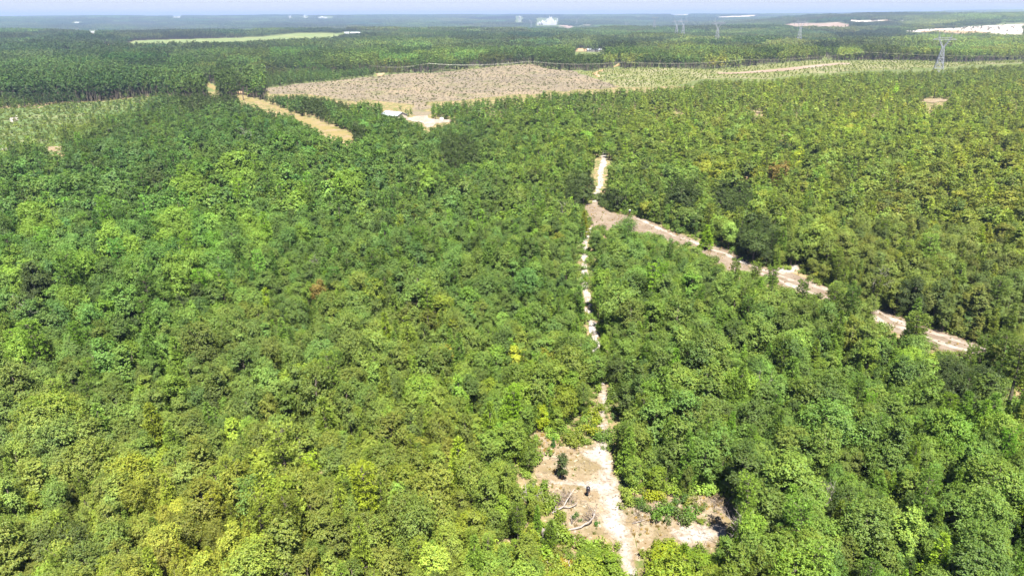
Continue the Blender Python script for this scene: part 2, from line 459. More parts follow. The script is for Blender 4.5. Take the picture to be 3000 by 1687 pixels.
def empty(name, loc, rz=0.0, scale=1.0):
    o = bpy.data.objects.new(name, None)
    COL.objects.link(o)
    o.empty_display_size = 0.3
    o.location = loc
    o.rotation_euler = (0, 0, rz)
    o.scale = (scale, scale, scale)
    return o


class MB:
    """collects verts and faces, with a value per vertex for leaf colour"""

    def __init__(self):
        self.v, self.f, self.m, self.c = [], [], [], []

    def add(self, verts, faces, mat=0, val=(1, 1, 1)):
        n = len(self.v)
        self.v.extend([tuple(p) for p in verts])
        self.f.extend([tuple(i + n for i in f) for f in faces])
        self.m.extend([mat] * len(faces))
        self.c.extend([val] * len(verts))

    def box(self, c, s, mat=0, rz=0.0):
        cx, cy_, cz = c
        hx, hy, hz = s[0] / 2, s[1] / 2, s[2] / 2
        ca, sa = math.cos(rz), math.sin(rz)
        P = []
        for z in (-hz, hz):
            for x, y in ((-hx, -hy), (hx, -hy), (hx, hy), (-hx, hy)):
                P.append((cx + x * ca - y * sa, cy_ + x * sa + y * ca, cz + z))
        self.add(P, [(3, 2, 1, 0), (4, 5, 6, 7), (0, 1, 5, 4), (1, 2, 6, 5), (2, 3, 7, 6), (3, 0, 4, 7)], mat)

    def tube(self, pts, radii, sides=6, mat=0, cap=True):
        pts = [Vector(p) for p in pts]
        n = len(pts)
        P = []
        ref = Vector((0.31, 0.87, 0.13))
        for i, p in enumerate(pts):
            t = (pts[min(i + 1, n - 1)] - pts[max(i - 1, 0)])
            t = t.normalized() if t.length > 1e-6 else Vector((0, 0, 1))
            u = t.cross(ref)
            u = u.normalized() if u.length > 1e-3 else t.orthogonal().normalized()
            w = t.cross(u)
            for k in range(sides):
                a = 2 * math.pi * k / sides
                P.append(p + (u * math.cos(a) + w * math.sin(a)) * radii[i])
        F = []
        for i in range(n - 1):
            for k in range(sides):
                k2 = (k + 1) % sides
                F.append((i * sides + k, i * sides + k2, (i + 1) * sides + k2, (i + 1) * sides + k))
        if cap:
            F.append(tuple(range((n - 1) * sides, n * sides)))
            F.append(tuple(reversed(range(sides))))
        self.add(P, F, mat)

    def lathe(self, prof, sides=16, mat=0, c=(0, 0, 0)):
        P, F = [], []
        for r, z in prof:
            for k in range(sides):
                a = 2 * math.pi * k / sides
                P.append((c[0] + r * math.cos(a), c[1] + r * math.sin(a), c[2] + z))
        for i in range(len(prof) - 1):
            for k in range(sides):
                k2 = (k + 1) % sides
                F.append((i * sides + k, i * sides + k2, (i + 1) * sides + k2, (i + 1) * sides + k))
        F.append(tuple(range((len(prof) - 1) * sides, len(prof) * sides)))
        F.append(tuple(reversed(range(sides))))
        self.add(P, F, mat)

    def quads(self, P, N, size, val, mat=0, aspect=0.62, gen=rng, T=None):
        """leaf shaped quads at P facing N"""
        n = len(P)
        if T is None:
            T = gen.normal(size=(n, 3))
        T = T - (T * N).sum(1, keepdims=True) * N
        T /= np.linalg.norm(T, axis=1, keepdims=True) + 1e-9
        B = np.cross(N, T)
        s = np.asarray(size).reshape(-1, 1)
        V = np.stack([P + T * s, P + B * s * aspect, P - T * s, P - B * s * aspect], 1).reshape(-1, 3)
        k = len(self.v)
        self.v.extend(map(tuple, V))
        idx = np.arange(n * 4).reshape(n, 4) + k
        self.f.extend(map(tuple, idx.tolist()))
        self.m.extend([mat] * n)
        self.c.extend(map(tuple, np.repeat(val, 4, axis=0)))

    def mesh(self, name, mats, smooth_shade=False):
        me = bpy.data.meshes.new(name)
        me.from_pydata(self.v, [], self.f)
        for m in (mats if isinstance(mats, (list, tuple)) else [mats]):
            me.materials.append(m)
        me.polygons.foreach_set('material_index', np.array(self.m, np.int32))
        a = me.attributes.new('leaf_value', 'FLOAT_COLOR', 'POINT')
        c = np.ones((len(self.v), 4), np.float32)
        c[:, :3] = np.array(self.c, np.float32).reshape(-1, 3)
        a.data.foreach_set('color', c.ravel())
        if smooth_shade:
            me.polygons.foreach_set('use_smooth', np.ones(len(self.f), bool))
        me.update()
        return me

    def build(self, name, mats, parent=None, smooth_shade=False):
        return link(name, self.mesh(name, mats, smooth_shade), parent)


# ------------------------------------------------------------------ ground and sheets
def build_ground():
    rings = np.concatenate([[0.0], np.geomspace(25, 24000, 210)])
    seg = 400
    ang = np.linspace(0, 2 * math.pi, seg, endpoint=False)
    V = [(0, 0, 0)]
    X = rings[1:, None] * np.sin(ang)[None]
    Y = rings[1:, None] * np.cos(ang)[None]
    Z = terrain(X, Y)
    V += list(map(tuple, np.stack([X, Y, Z], -1).reshape(-1, 3)))
    F = [(0, 1 + (k + 1) % seg, 1 + k) for k in range(seg)]
    for i in range(len(rings) - 2):
        a, b = 1 + i * seg, 1 + (i + 1) * seg
        for k in range(seg):
            k2 = (k + 1) % seg
            F.append((a + k, a + k2, b + k2, b + k))
    me = bpy.data.meshes.new('ground')
    me.from_pydata(V, [], F)
    me.materials.append(M_GROUND)
    me.materials.append(M_FAR)
    mi = np.zeros(len(F), np.int32)
    cut = seg + seg * int(np.searchsorted(rings[1:], 700))
    mi[cut:] = 1
    me.polygons.foreach_set('material_index', mi)
    me.polygons.foreach_set('use_smooth', np.ones(len(F), bool))
    me.update()
    o = link('ground', me)
    if sum((p.normal.z for p in me.polygons[:50])) < 0:
        me.flip_normals()
    tag(o, 'forest floor of leaf litter and low growth under the woods', None, None, 'structure')
    return o


build_ground()


def roughen(pts, step, amp, gen):
    """points along a closed world polygon with an uneven edge"""
    out = []
    n = len(pts)
    for i in range(n):
        a, b = np.array(pts[i]), np.array(pts[(i + 1) % n])
        L = np.linalg.norm(b - a)
        k = max(1, int(min(L / step, 40)))
        t = (b - a) / max(L, 1e-6)
        nrm = np.array((-t[1], t[0]))
        for j in range(k):
            p = a + (b - a) * j / k
            out.append(p + nrm * gen.normal() * amp * (0.4 if j == 0 else 1.0))
    return out


def sheet(name, poly, mat, lift, label, step=1.5, amp=0.25, cell=None, parent=None):
    gen = np.random.default_rng(abs(hash((round(poly[0][0]), len(poly)))) % 9999)
    W = [at(x, y)[:2] for x, y in poly]
    W = roughen(W, step, amp, gen)
    bm = bmesh.new()
    vs_ = [bm.verts.new((p[0], p[1], 0)) for p in W]
    f = bm.faces.new(vs_)
    if f.normal.z < 0:
        f.normal_flip()
    bmesh.ops.triangulate(bm, faces=bm.faces[:])
    xs = [p[0] for p in W]
    ys = [p[1] for p in W]
    ext = max(max(xs) - min(xs), max(ys) - min(ys))
    cell = cell or max(4.0, ext / 60)
    for ax, lo, hi in ((0, min(xs), max(xs)), (1, min(ys), max(ys))):
        k = lo + cell
        while k < hi:
            co = (k, 0, 0) if ax == 0 else (0, k, 0)
            no = (1, 0, 0) if ax == 0 else (0, 1, 0)
            bmesh.ops.bisect_plane(bm, geom=bm.verts[:] + bm.edges[:] + bm.faces[:], plane_co=co, plane_no=no, dist=1e-4)
            k += cell
    bmesh.ops.triangulate(bm, faces=bm.faces[:])
    for v in bm.verts:
        v.co.z = float(terrain(v.co.x, v.co.y)) + lift
    bm.normal_update()
    for f in bm.faces:
        if f.normal.z < 0:
            f.normal_flip()
        f.smooth = True
    me = bpy.data.meshes.new(name)
    bm.to_mesh(me)
    bm.free()
    me.materials.append(mat)
    if mat is M_ESAND:
        co = np.empty(len(me.vertices) * 3, np.float32)
        me.vertices.foreach_get('co', co)
        co = co.reshape(-1, 3)[:, :2]
        dmin = np.full(len(co), 1e9)
        for i in range(len(W)):
            a_, b_ = np.array(W[i]), np.array(W[(i + 1) % len(W)])
            t_ = np.clip(((co - a_) @ (b_ - a_)) / max(1e-9, ((b_ - a_) ** 2).sum()), 0, 1)
            dmin = np.minimum(dmin, np.linalg.norm(co - (a_ + t_[:, None] * (b_ - a_)), axis=1))
        at_ = me.attributes.new('edge', 'FLOAT', 'POINT')
        at_.data.foreach_set('value', dmin.astype(np.float32))
    o = link(name, me, parent)
    if parent is None:
        tag(o, label, None, None, 'structure')
    return o


sheet('clearing', PAD, M_TAN, 0.03, 'tan bare clearing beside the white sandy track, with the black feeder on it', 1.2, 0.25)
sheet('sandy_track', TRACK_WHITE, M_ESAND, 0.05, 'white sandy track running up from the bottom edge through the clearing', 0.8, 0.3, 0.5)
sheet('clearing', CLEAR_R, M_TAN, 0.025, 'brushy bare clearing to the right of the sandy track near the bottom', 1.2, 0.3)
sheet('sand_patch', SAND_R, M_ESAND, 0.05, 'white sand patch in the brushy clearing right of the track', 0.6, 0.3, 0.5)
sheet('dirt_road', ROAD, M_ROAD, 0.04, 'wide tan dirt road crossing the woods on the right', 2.0, 0.35)
sheet('road_spur', SPUR, M_ESAND, 0.06, 'short pale sandy spur on the far side of the dirt road', 2.0, 0.5, 0.8)
sheet('sandy_track', NTRACK, M_SAND, 0.05, 'narrow white continuation of the track between the trees below the dirt road', 2.0, 0.3)
sheet('sandy_track', NTRACK2, M_SAND, 0.05, 'short white stretch of track in the trees beyond the dirt road', 2.0, 0.3)
sheet('grass_path', PATH, M_PATH, 0.08, 'straw yellow grassy lane curving through the woods left of the white roofed house', 4.0, 0.5)
sheet('clear_cut', CUT, M_CUT, 0.10, 'pinkish brown clear-cut field with stumps in the middle distance', 12, 2.0)
sheet('yard', YARD, M_RUT, 0.14, 'white sandy yard beside the white roofed house', 3, 0.6)
sheet('row_field', ROWS, M_ROWS, 0.12, 'tan field with rows of seedlings along the far side of the woods on the right', 12, 2.0)
sheet('field_road', ROWROAD, M_PINK, 0.3, 'pink earth road crossing the seedling field on the right', 10, 0.8)
sheet('scrub_field', SCRUB, M_SCRUB, 0.08, 'yellow green scrubby field at the left edge', 8, 1.2)
sheet('pasture', PASTURE, M_PASTURE, 0.5, 'pale green pasture far off on the left', 30, 3.0, 30)
sheet('sand_quarry', QUARRY, M_QUARRY, 1.0, 'bright white and orange sand quarry face at the far right', 25, 6.0, 25)
sheet('quarry_bench', [(2690, 93), (2780, 90.5), (2870, 93.5), (2905, 99), (2820, 101), (2765, 97.5), (2700, 96)], M_ORANGE, 1.6, 'orange pink bench along the foot of the sand quarry', 25, 5.0, 25)
sheet('bare_hill', PINKHILL, M_PINK, 1.2, 'bare pinkish hillside far off on the right', 25, 5.0, 25)
for nm, poly, lab in zip(['sand_strip', 'sand_strip', 'sand_strip', 'sand_strip', 'sand_patch', 'sand_patch', 'sand_strip', 'sand_patch'], SANDS,
                         ['pale sand strip on the wooded ridge at the far right', 'thin sand streak on the ridge above the sand quarry', 'long white sand pit just under the skyline right of centre',
                          'white sand pit on the skyline right of centre', 'tiny pink bare spot under the skyline right of the white plant', 'pink bare slope just right of the white plant',
                          'thin pale streak to the right of the white plant', 'orange bare strip in the trees below the water tower']):
    sheet(nm, poly, M_QUARRY if 'sand' in lab else M_PINK, 2.0, lab, 60, 6.0, 60)
for nm, poly, lab in zip(['dirt_lane', 'dirt_lane', 'dirt_patch', 'dirt_lane', 'dirt_lane', 'dirt_lane', 'dirt_patch'], DIRT,
                         ['orange dirt lane dropping into the clear-cut from the seedling field', 'orange dirt bank at the wood edge above the seedling field', 'orange bare spot at the far edge of the clear-cut',
                          'tan lane at the left end of the far pasture', 'pale lane far off at the upper left, the farthest', 'pale lane far off at the upper left beside a white shed', 'orange bare spot where the grassy lane meets the woods']):
    sheet(nm, poly, M_ORANGE, 0.4, lab, 12, 1.0)
for poly, lab in zip(SCRUB_SAND, ['white sand blowout in the scrubby field at the left edge', 'tan bare spot at the lower end of the scrubby field', 'small bare spot at the left edge below the sand blowout', 'tan strip along the far edge of the scrubby field']):
    sheet('sand_patch', poly, M_TAN if 'tan' in lab else M_SAND, 0.2, lab, 3, 0.6)
for poly, lab in zip(TANPATCH, ['orange tan bank beside the long pale shed in the pines', 'tan sandy gap in the young pines at the upper right', 'small straw glade beside dark trees at the upper right', 'tiny tan gap in the young pines at the right edge', 'tiny tan gap in the scrub right of centre']):
    sheet('bare_patch', poly, M_ORANGE if 'orange' in lab else M_TAN, 0.3, lab, 5, 1.0)


def rut(pts, width, lab):
    W = [at(x, y)[:2] for x, y in pts]
    gen = np.random.default_rng(int(pts[0][0]))
    dense = []
    for a, b in zip(W[:-1], W[1:]):
        k = max(2, int(np.linalg.norm(b - a) / 1.5))
        dense += [a + (b - a) * j / k for j in range(k)]
    dense.append(W[-1])
    L, Rr = [], []
    for i, p in enumerate(dense):
        t = dense[min(i + 1, len(dense) - 1)] - dense[max(i - 1, 0)]
        t = t / np.linalg.norm(t)
        n = np.array((-t[1], t[0]))
        w = width * 0.5
        L.append(p + n * (w + gen.normal() * 0.3))
        Rr.append(p - n * (w + gen.normal() * 0.3))
    V = [(p[0], p[1], float(terrain(p[0], p[1])) + 0.07) for p in L] + [(p[0], p[1], float(terrain(p[0], p[1])) + 0.07) for p in Rr]
    n = len(L)
    F = [(i, i + n, i + n + 1, i + 1) for i in range(n - 1)]
    me = bpy.data.meshes.new('wheel_rut')
    me.from_pydata(V, [], F)
    me.update()
    if me.polygons[0].normal.z < 0:
        me.flip_normals()
    me.materials.append(M_RUT)
    tag(link('wheel_rut', me), lab, None, None, 'structure')


rut([(1866, 640), (1900, 655), (1952, 680), (2000, 698), (2060, 722), (2120, 742), (2192, 777), (2256, 797), (2320, 822), (2380, 836), (2440, 856), (2520, 893), (2590, 922), (2650, 950), (2740, 978), (2820, 1003), (2900, 1026), (3050, 1078)], 1.5, 'white wheel rut on the far side of the dirt road')
rut([(2230, 800), (2290, 823), (2340, 846), (2385, 862), (2440, 880), (2520, 915), (2600, 948), (2660, 970), (2730, 992), (2790, 1015), (2860, 1034), (3000, 1080), (3100, 1120)], 1.5, 'white wheel rut on the near side of the dirt road')


# ------------------------------------------------------------------ tree shapes
def sphere_dirs(n, gen):
    d = gen.normal(size=(n, 3))
    return d / np.linalg.norm(d, axis=1, keepdims=True)


def broadleaf(seed, H, Rc, base, nclump, nleaf, leaf, shape='round', trunk_sides=6, limbs=True):
    """returns (trunk MB, crown MB); shape: round, tall, flat, cone"""
    gen = np.random.default_rng(seed)
    tr, cr = MB(), MB()
    lean = gen.normal(size=2) * 0.035 * H
    pts = []
    for i in range(5):
        t = i / 4
        pts.append((lean[0] * t * t + gen.normal() * 0.05 * t, lean[1] * t * t + gen.normal() * 0.05 * t, H * 0.82 * t))
    r0 = 0.017 * H + 0.02
    tr.tube(pts, [r0 * 1.25, r0, r0 * 0.8, r0 * 0.55, r0 * 0.2], trunk_sides)
    # clump centres: an outer shell of clumps and a few inside, from near the ground to the top
    C, S, O = [], [], []
    for k in range(nclump):
        u = (k + 0.5) / nclump
        if shape == 'cone':
            t = u ** 1.2
            prof = 1.0 - 0.90 * t
        elif shape == 'tall':
            t = u
            prof = math.sin(math.pi * (0.16 + 0.76 * t)) ** 0.7
        elif shape == 'flat':
            t = 0.15 + 0.85 * u
            prof = math.sqrt(max(0.06, 1 - (t - 0.5) ** 2 / 0.31))
        else:
            t = u
            prof = math.sqrt(max(0.05, 1 - (2 * (0.10 + 0.82 * t) - 1) ** 2))
        z = base * H + (H - base * H) * (0.08 + 0.80 * t)
        a = k * 2.39996 + gen.normal() * 0.5
        rr = Rc * prof * gen.uniform(0.38, 0.74)
        if k == nclump - 1:
            rr *= 0.3
        s = Rc * gen.uniform(0.36, 0.56) * (0.6 + 0.4 * prof)
        zt = t * 0.82
        C.append((lean[0] * zt + rr * math.cos(a), lean[1] * zt + rr * math.sin(a), z + gen.normal() * 0.04 * H))
        S.append(s)
    C = np.array(C)
    S = np.array(S)
    if limbs:
        for c in C:
            z0 = max(0.2 * H, c[2] - np.hypot(c[0], c[1]) * 0.9 - 0.4)
            t = min(1.0, z0 / (0.82 * H))
            p0 = np.array((lean[0] * t * t, lean[1] * t * t, z0))
            mid = (p0 + c) / 2 + np.array((0, 0, -0.12 * Rc)) + gen.normal(size=3) * 0.08
            tr.tube([p0, mid, c], [r0 * 0.32, r0 * 0.2, r0 * 0.06], 4, cap=False)
    mid_c = np.array((lean[0] * 0.3, lean[1] * 0.3, H * (base + 0.42 * (1 - base))))
    half_h = H * (1 - base) * 0.55
    w = S ** 2
    cnt = np.maximum(3, (nleaf * w / w.sum()).astype(int))
    for c, s, n in zip(C, S, cnt):
        # each clump is a spray of many small tufts
        m = max(3, int(n / 7))
        td = sphere_dirs(m, gen)
        td[:, 2] = td[:, 2] * 0.85 + 0.12
        tc = c + td * s * gen.uniform(0.25, 1.05, (m, 1)) * np.array((1, 1, 0.95))
        pick = gen.integers(0, m, n)
        d = sphere_dirs(n, gen)
        ts = s * 0.20
        P = tc[pick] + d * ts * gen.uniform(0.2, 1.1, (n, 1))
        P[:, 2] = np.maximum(P[:, 2], 0.15)
        out = (P - mid_c) / np.array((Rc, Rc, half_h))
        out /= np.linalg.norm(out, axis=1, keepdims=True) + 1e-6
        N = d * 0.22 + out * 0.60 + gen.normal(size=(n, 3)) * 0.34 + np.array((0, 0, 0.42))
        N /= np.linalg.norm(N, axis=1, keepdims=True)
        cv = gen.uniform(0.9, 1.1)
        tv = gen.uniform(0.84, 1.18, m)[pick]
        lv = cv * tv * gen.uniform(0.84, 1.18, n)
        hue = gen.normal(0, 0.05, m)[pick] + gen.normal(0, 0.04, n)
        val = np.stack([lv * (1 + hue), lv, lv * (1 - hue * 0.8)], 1)
        cr.quads(P, N, leaf * gen.uniform(0.7, 1.25, n), val, 0, 0.66, gen)
    return tr, cr


def pine(seed, H, Rc, base, whorls, per, needles, nl, nw, cone=False, sides=6):
    gen = np.random.default_rng(seed)
    tr, cr = MB(), MB()
    lean = gen.normal(size=2) * 0.02 * H
    r0 = 0.013 * H + 0.03
    pts = [(lean[0] * t * t, lean[1] * t * t, H * 0.97 * t) for t in (0, .25, .5, .75, 1)]
    tr.tube(pts, [r0 * 1.2, r0, r0 * 0.75, r0 * 0.45, r0 * 0.12], sides)
    tufts, dirs = [], []
    for k in range(whorls):
        u = k / max(1, whorls - 1)
        z = H * (base + (0.97 - base) * u)
        if cone:
            L = Rc * (1.0 - 0.9 * u)
        else:
            L = Rc * (0.55 + 0.75 * u - 1.15 * max(0, u - 0.35) ** 1.3) * gen.uniform(0.75, 1.2)
        a0 = gen.random() * 6.28
        for j in range(per):
            a = a0 + 6.283 * j / per + gen.normal() * 0.25
            l = L * gen.uniform(0.65, 1.12)
            rise = (0.25 + 0.5 * u) * l * gen.uniform(0.6, 1.2)
            p0 = np.array((lean[0] * (z / H) ** 2, lean[1] * (z / H) ** 2, z))
            p1 = p0 + np.array((math.cos(a) * l, math.sin(a) * l, rise))
            tr.tube([p0, (p0 + p1) / 2 + np.array((0, 0, -0.05 * l)), p1], [r0 * 0.3, r0 * 0.2, r0 * 0.08], 3, cap=False)
            dd = (p1 - p0) / np.linalg.norm(p1 - p0)
            side = np.array((-dd[1], dd[0], 0))
            for q in ((1.0, 0), (0.78, 0.22), (0.74, -0.24), (0.5, 0.15)) if l > 0.5 else ((1.0, 0),):
                tufts.append(p0 + (p1 - p0) * q[0] + side * l * q[1])
                dirs.append(dd + side * q[1] * 2)
    tufts.append(np.array((lean[0], lean[1], H)))
    dirs.append(np.array((0, 0, 1.0)))
    for c, dd in zip(tufts, dirs):
        n = needles
        d = sphere_dirs(n, gen) + dd * 0.55 + np.array((0, 0, 0.35))
        d /= np.linalg.norm(d, axis=1, keepdims=True)
        ln = nl * gen.uniform(0.75, 1.2, n)
        P = c + d * ln[:, None] * 0.55
        N = np.cross(d, sphere_dirs(n, gen))
        N += np.array((0, 0, 0.25))
        N = N - (N * d).sum(1, keepdims=True) * d
        N /= np.linalg.norm(N, axis=1, keepdims=True) + 1e-9
        lv = gen.uniform(0.8, 1.2) * gen.uniform(0.8, 1.2, n)
        cr.quads(P, N, ln * 0.55, np.stack([lv, lv, lv], 1), 0, nw, gen, T=d)
    return tr, cr


def merge(tr, cr, name, crown_mat):
    m = MB()
    m.add(tr.v, tr.f, 0)
    k = len(m.v)
    m.v += cr.v
    m.f += [tuple(i + k for i in f) for f in cr.f]
    m.m += [1] * len(cr.f)
    m.c += cr.c
    return m.mesh(name, [M_BARK, crown_mat])


def bare_tree(seed, H, spread=0.42, levels=4, r0=None, droop=0.0):
    """leafless tree: trunk MB and branches MB"""
    gen = np.random.default_rng(seed)
    tr, br = MB(), MB()
    r0 = r0 or 0.016 * H + 0.03

    def grow(p, d, L, r, lev, mb):
        q = [p]
        dirn = d.copy()
        for _ in range(3):
            dirn = dirn + gen.normal(size=3) * 0.16 + np.array((0, 0, 0.05 - droop))
            dirn /= np.linalg.norm(dirn)
            q.append(q[-1] + dirn * L / 3)
        mb.tube(q, [r, r * 0.85, r * 0.68, r * 0.5], 5 if lev < 2 else 3, cap=lev == 0)
        if lev >= levels:
            return
        nb = 3 if lev else 4
        for i in range(nb):
            t = gen.uniform(0.35, 1.0) if i else 1.0
            j = min(2, int(t * 3))
            s = q[j] + (q[j + 1] - q[j]) * (t * 3 - j)
            side = gen.normal(size=3)
            nd = dirn + side / np.linalg.norm(side) * spread * 1.9
            nd /= np.linalg.norm(nd)
            grow(s, nd, L * gen.uniform(0.5, 0.75), r * 0.52, lev + 1, br)

    grow(np.zeros(3), np.array((0.0, 0.0, 1.0)), H * 0.5, r0, 0, tr)
    return tr, br


# near prototypes keep trunk and crown apart so that single trees can carry them as parts
NEAR_B = []
SPEC = [(8.0, 2.2, 0.16, 20, 'round'), (8.4, 1.9, 0.14, 21, 'tall'), (7.4, 2.5, 0.22, 20, 'flat'), (8.2, 2.1, 0.12, 20, 'round'),
        (9.0, 1.8, 0.12, 22, 'tall'), (7.0, 2.1, 0.10, 18, 'round'), (8.6, 2.6, 0.24, 22, 'flat'), (7.8, 2.0, 0.08, 22, 'cone')]
for i, (H, Rc, b, nc, sh) in enumerate(SPEC):
    tr, cr = broadleaf(100 + i, H, Rc, b, nc, 9500, 0.082, sh)
    NEAR_B.append((tr, cr, H, Rc))
NEAR_P = []
for i, (H, Rc, b, wh, per, cone) in enumerate([(11, 1.9, 0.42, 9, 6, False), (12, 1.7, 0.5, 8, 6, False), (10, 2.0, 0.35, 10, 6, False), (6.5, 1.5, 0.10, 11, 6, True), (7.5, 1.45, 0.12, 12, 6, True)]):
    tr, cr = pine(200 + i, H, Rc, b, wh, per, 20, 0.36, 0.19, cone)
    NEAR_P.append((tr, cr, H, Rc))

PROTO = bpy.data.collections.new('tree_shapes')      # shapes shared by the woods, not linked to the scene
PINFO = []                                            # (height, radius)


def proto(me, H, Rc):
    o = bpy.data.objects.new('shape_%03d' % len(PINFO), me)
    PROTO.objects.link(o)
    PINFO.append((H, Rc))
    return len(PINFO) - 1


IDX = {}
IDX['nb'] = [proto(merge(t, c, 'near_broadleaf', M_LEAF), H, Rc) for t, c, H, Rc in NEAR_B]
IDX['np'] = [proto(merge(t, c, 'near_pine', M_NEEDLE), H, Rc) for t, c, H, Rc in NEAR_P[:3]]
IDX['ny'] = [proto(merge(t, c, 'near_young_pine', M_NEEDLE), H, Rc) for t, c, H, Rc in NEAR_P[3:]]
IDX['mb'] = []
for i, (H, Rc, b, nc, sh) in enumerate(SPEC):
    t, c = broadleaf(300 + i, H, Rc, b, 14, 2200, 0.165, sh, 4, False)
    IDX['mb'].append(proto(merge(t, c, 'mid_broadleaf', M_LEAF), H, Rc))
IDX['mp'] = []
for i in range(3):
    t, c = pine(330 + i, 13, 2.0, 0.5, 7, 5, 6, 0.62, 0.28, False, 4)
    IDX['mp'].append(proto(merge(t, c, 'mid_pine', M_NEEDLE), 13, 2.0))
IDX['my'] = []
for i in range(4):
    t, c = pine(340 + i, 6.5, 1.45, 0.08, 8, 5, 5, 0.5, 0.3, True, 4)
    IDX['my'].append(proto(merge(t, c, 'mid_young_pine', M_NEEDLE), 6.5, 1.45))
IDX['fb'] = []
for i, sh in enumerate(['round', 'tall', 'flat', 'round']):
    t, c = broadleaf(360 + i, 8, 2.2, 0.12, 9, 420, 0.34, sh, 4, False)
    IDX['fb'].append(proto(merge(t, c, 'far_broadleaf', M_LEAF), 8, 2.2))
IDX['fp'] = []
for i in range(4):
    t, c = broadleaf(370 + i, 15, 2.1, 0.48, 7, 110, 0.62, 'tall', 4, False)
    IDX['fp'].append(proto(merge(t, c, 'far_pine', M_NEEDLE), 15, 2.1))


def patch(seed, size, n, H, leaf_n, leaf, mat, trunks=False):
    gen = np.random.default_rng(seed)
    m = MB()
    for k in range(n):
        a, rr = gen.random() * 6.283, size * 0.5 * math.sqrt(gen.random()) * 1.1
        h = H * gen.uniform(0.72, 1.15)
        Rc = gen.uniform(0.16, 0.22) * h * (15 / H) ** 0.3
        t, c = broadleaf(seed * 1000 + k, h, Rc, 0.35, 5, leaf_n, leaf * h / H, 'round' if gen.random() < 0.5 else 'tall', 3, False)
        tint = gen.uniform(0.75, 1.25)
        off = np.array((rr * math.cos(a), rr * math.sin(a), 0))
        if trunks:
            m.add([tuple(np.array(v) + off) for v in t.v], t.f, 0)
        kk = len(m.v)
        m.v += [tuple(np.array(v) + off) for v in c.v]
        m.f += [tuple(i + kk for i in f) for f in c.f]
        m.m += [1] * len(c.f)
        m.c += [tuple(np.array(x) * tint) for x in c.c]
    return m.mesh('wood_patch', [M_BARK, mat])


IDX['pa'] = [proto(patch(401 + i, 13, 9, 14, 60, 0.85, M_NEEDLE, True), 14, 6.5) for i in range(4)]
IDX['pb'] = [proto(patch(411 + i, 30, 26, 14, 34, 1.15, M_NEEDLE), 14, 15) for i in range(4)]
IDX['pc'] = [proto(patch(421 + i, 75, 90, 15, 16, 1.8, M_NEEDLE), 15, 38) for i in range(3)]


def bush(seed, n, leaf, flat=0.8):
    gen = np.random.default_rng(seed)
    m = MB()
    k = 6
    C = np.stack([gen.normal(size=k) * 0.42, gen.normal(size=k) * 0.42, gen.uniform(0.3, 0.8, k) * flat], 1)
    for i in range(3):
        m.tube([(0, 0, 0), tuple(C[i] * 0.9)], [0.03, 0.01], 3, 0, False)
    pick = gen.integers(0, k, n)
    d = sphere_dirs(n, gen)
    P = C[pick] + d * gen.uniform(0.15, 0.42, (n, 1))
    P[:, 2] = np.abs(P[:, 2])
    N = d * 0.6 + gen.normal(size=(n, 3)) * 0.45 + np.array((0, 0, 0.45))
    N /= np.linalg.norm(N, axis=1, keepdims=True)
    lv = gen.uniform(0.85, 1.15, k)[pick] * gen.uniform(0.78, 1.25, n)
    m.quads(P, N, leaf * gen.uniform(0.7, 1.2, n), np.stack([lv, lv, lv], 1), 1, 0.66, gen)
    return m


BUSH = [bush(500 + i, 420, 0.085) for i in range(4)]
IDX['bu'] = [proto(b.mesh('bush_shape', [M_BARK, M_LEAF]), 1.1, 0.9) for b in BUSH]
IDX['bm'] = [proto(bush(510 + i, 60, 0.2).mesh('bush_shape', [M_BARK, M_LEAF]), 1.1, 0.9) for i in range(3)]


def grass_tuft(seed, n, h):
    gen = np.random.default_rng(seed)
    m = MB()
    for _ in range(n):
        a = gen.random() * 6.283
        p = np.array((gen.normal() * 0.12, gen.normal() * 0.12, 0))
        tip = p + np.array((math.cos(a) * 0.3, math.sin(a) * 0.3, 1.0)) * h * gen.uniform(0.5, 1.1) + np.array((0, 0, 0))
        s = np.array((-math.sin(a), math.cos(a), 0)) * 0.02
        v = gen.uniform(0.75, 1.25)
        m.add([p - s, p + s, tip], [(0, 1, 2)], 0, (v, v, v))
    return m.mesh('grass_tuft', [M_LEAF])


IDX['gr'] = [proto(grass_tuft(530 + i, 34, 0.5), 0.5, 0.2) for i in range(3)]


def debris(seed):
    """stump, broken stems and a low sprout of a cut-over field"""
    gen = np.random.default_rng(seed)
    m = MB()
    m.tube([(0, 0, 0), (0.05, 0, 0.5)], [0.26, 0.22], 5, 0)
    for _ in range(9):
        a = gen.random() * 6.28
        p = np.array((gen.normal() * 1.2, gen.normal() * 1.2, 0.05))
        up = gen.random() < 0.5
        q = p + np.array((math.cos(a), math.sin(a), 0)) * gen.uniform(0.2, 0.5) + np.array((0, 0, gen.uniform(0.8, 1.9))) if up else p + np.array((math.cos(a), math.sin(a), 0.12)) * gen.uniform(1, 2.4)
        m.tube([p, q], [0.07, 0.03], 3, 0, False)
    return m.mesh('debris_shape', [M_DEBRIS])


IDX['de'] = [proto(debris(550 + i), 1.5, 1.0) for i in range(4)]


def sticks(seed):
    gen = np.random.default_rng(seed)
    m = MB()
    for _ in range(5):
        a = gen.random() * 6.28
        p = np.array((gen.normal() * 0.35, gen.normal() * 0.35, 0.03))
        q = p + np.array((math.cos(a), math.sin(a), 0.05)) * gen.uniform(0.3, 1.1)
        m.tube([p, (p + q) / 2 + gen.normal(size=3) * 0.04, q], [0.02, 0.016, 0.008], 3, 0, False)
    return m.mesh('stick_shape', [M_TWIG])


IDX['st'] = [proto(sticks(560 + i), 0.2, 0.5) for i in range(4)]


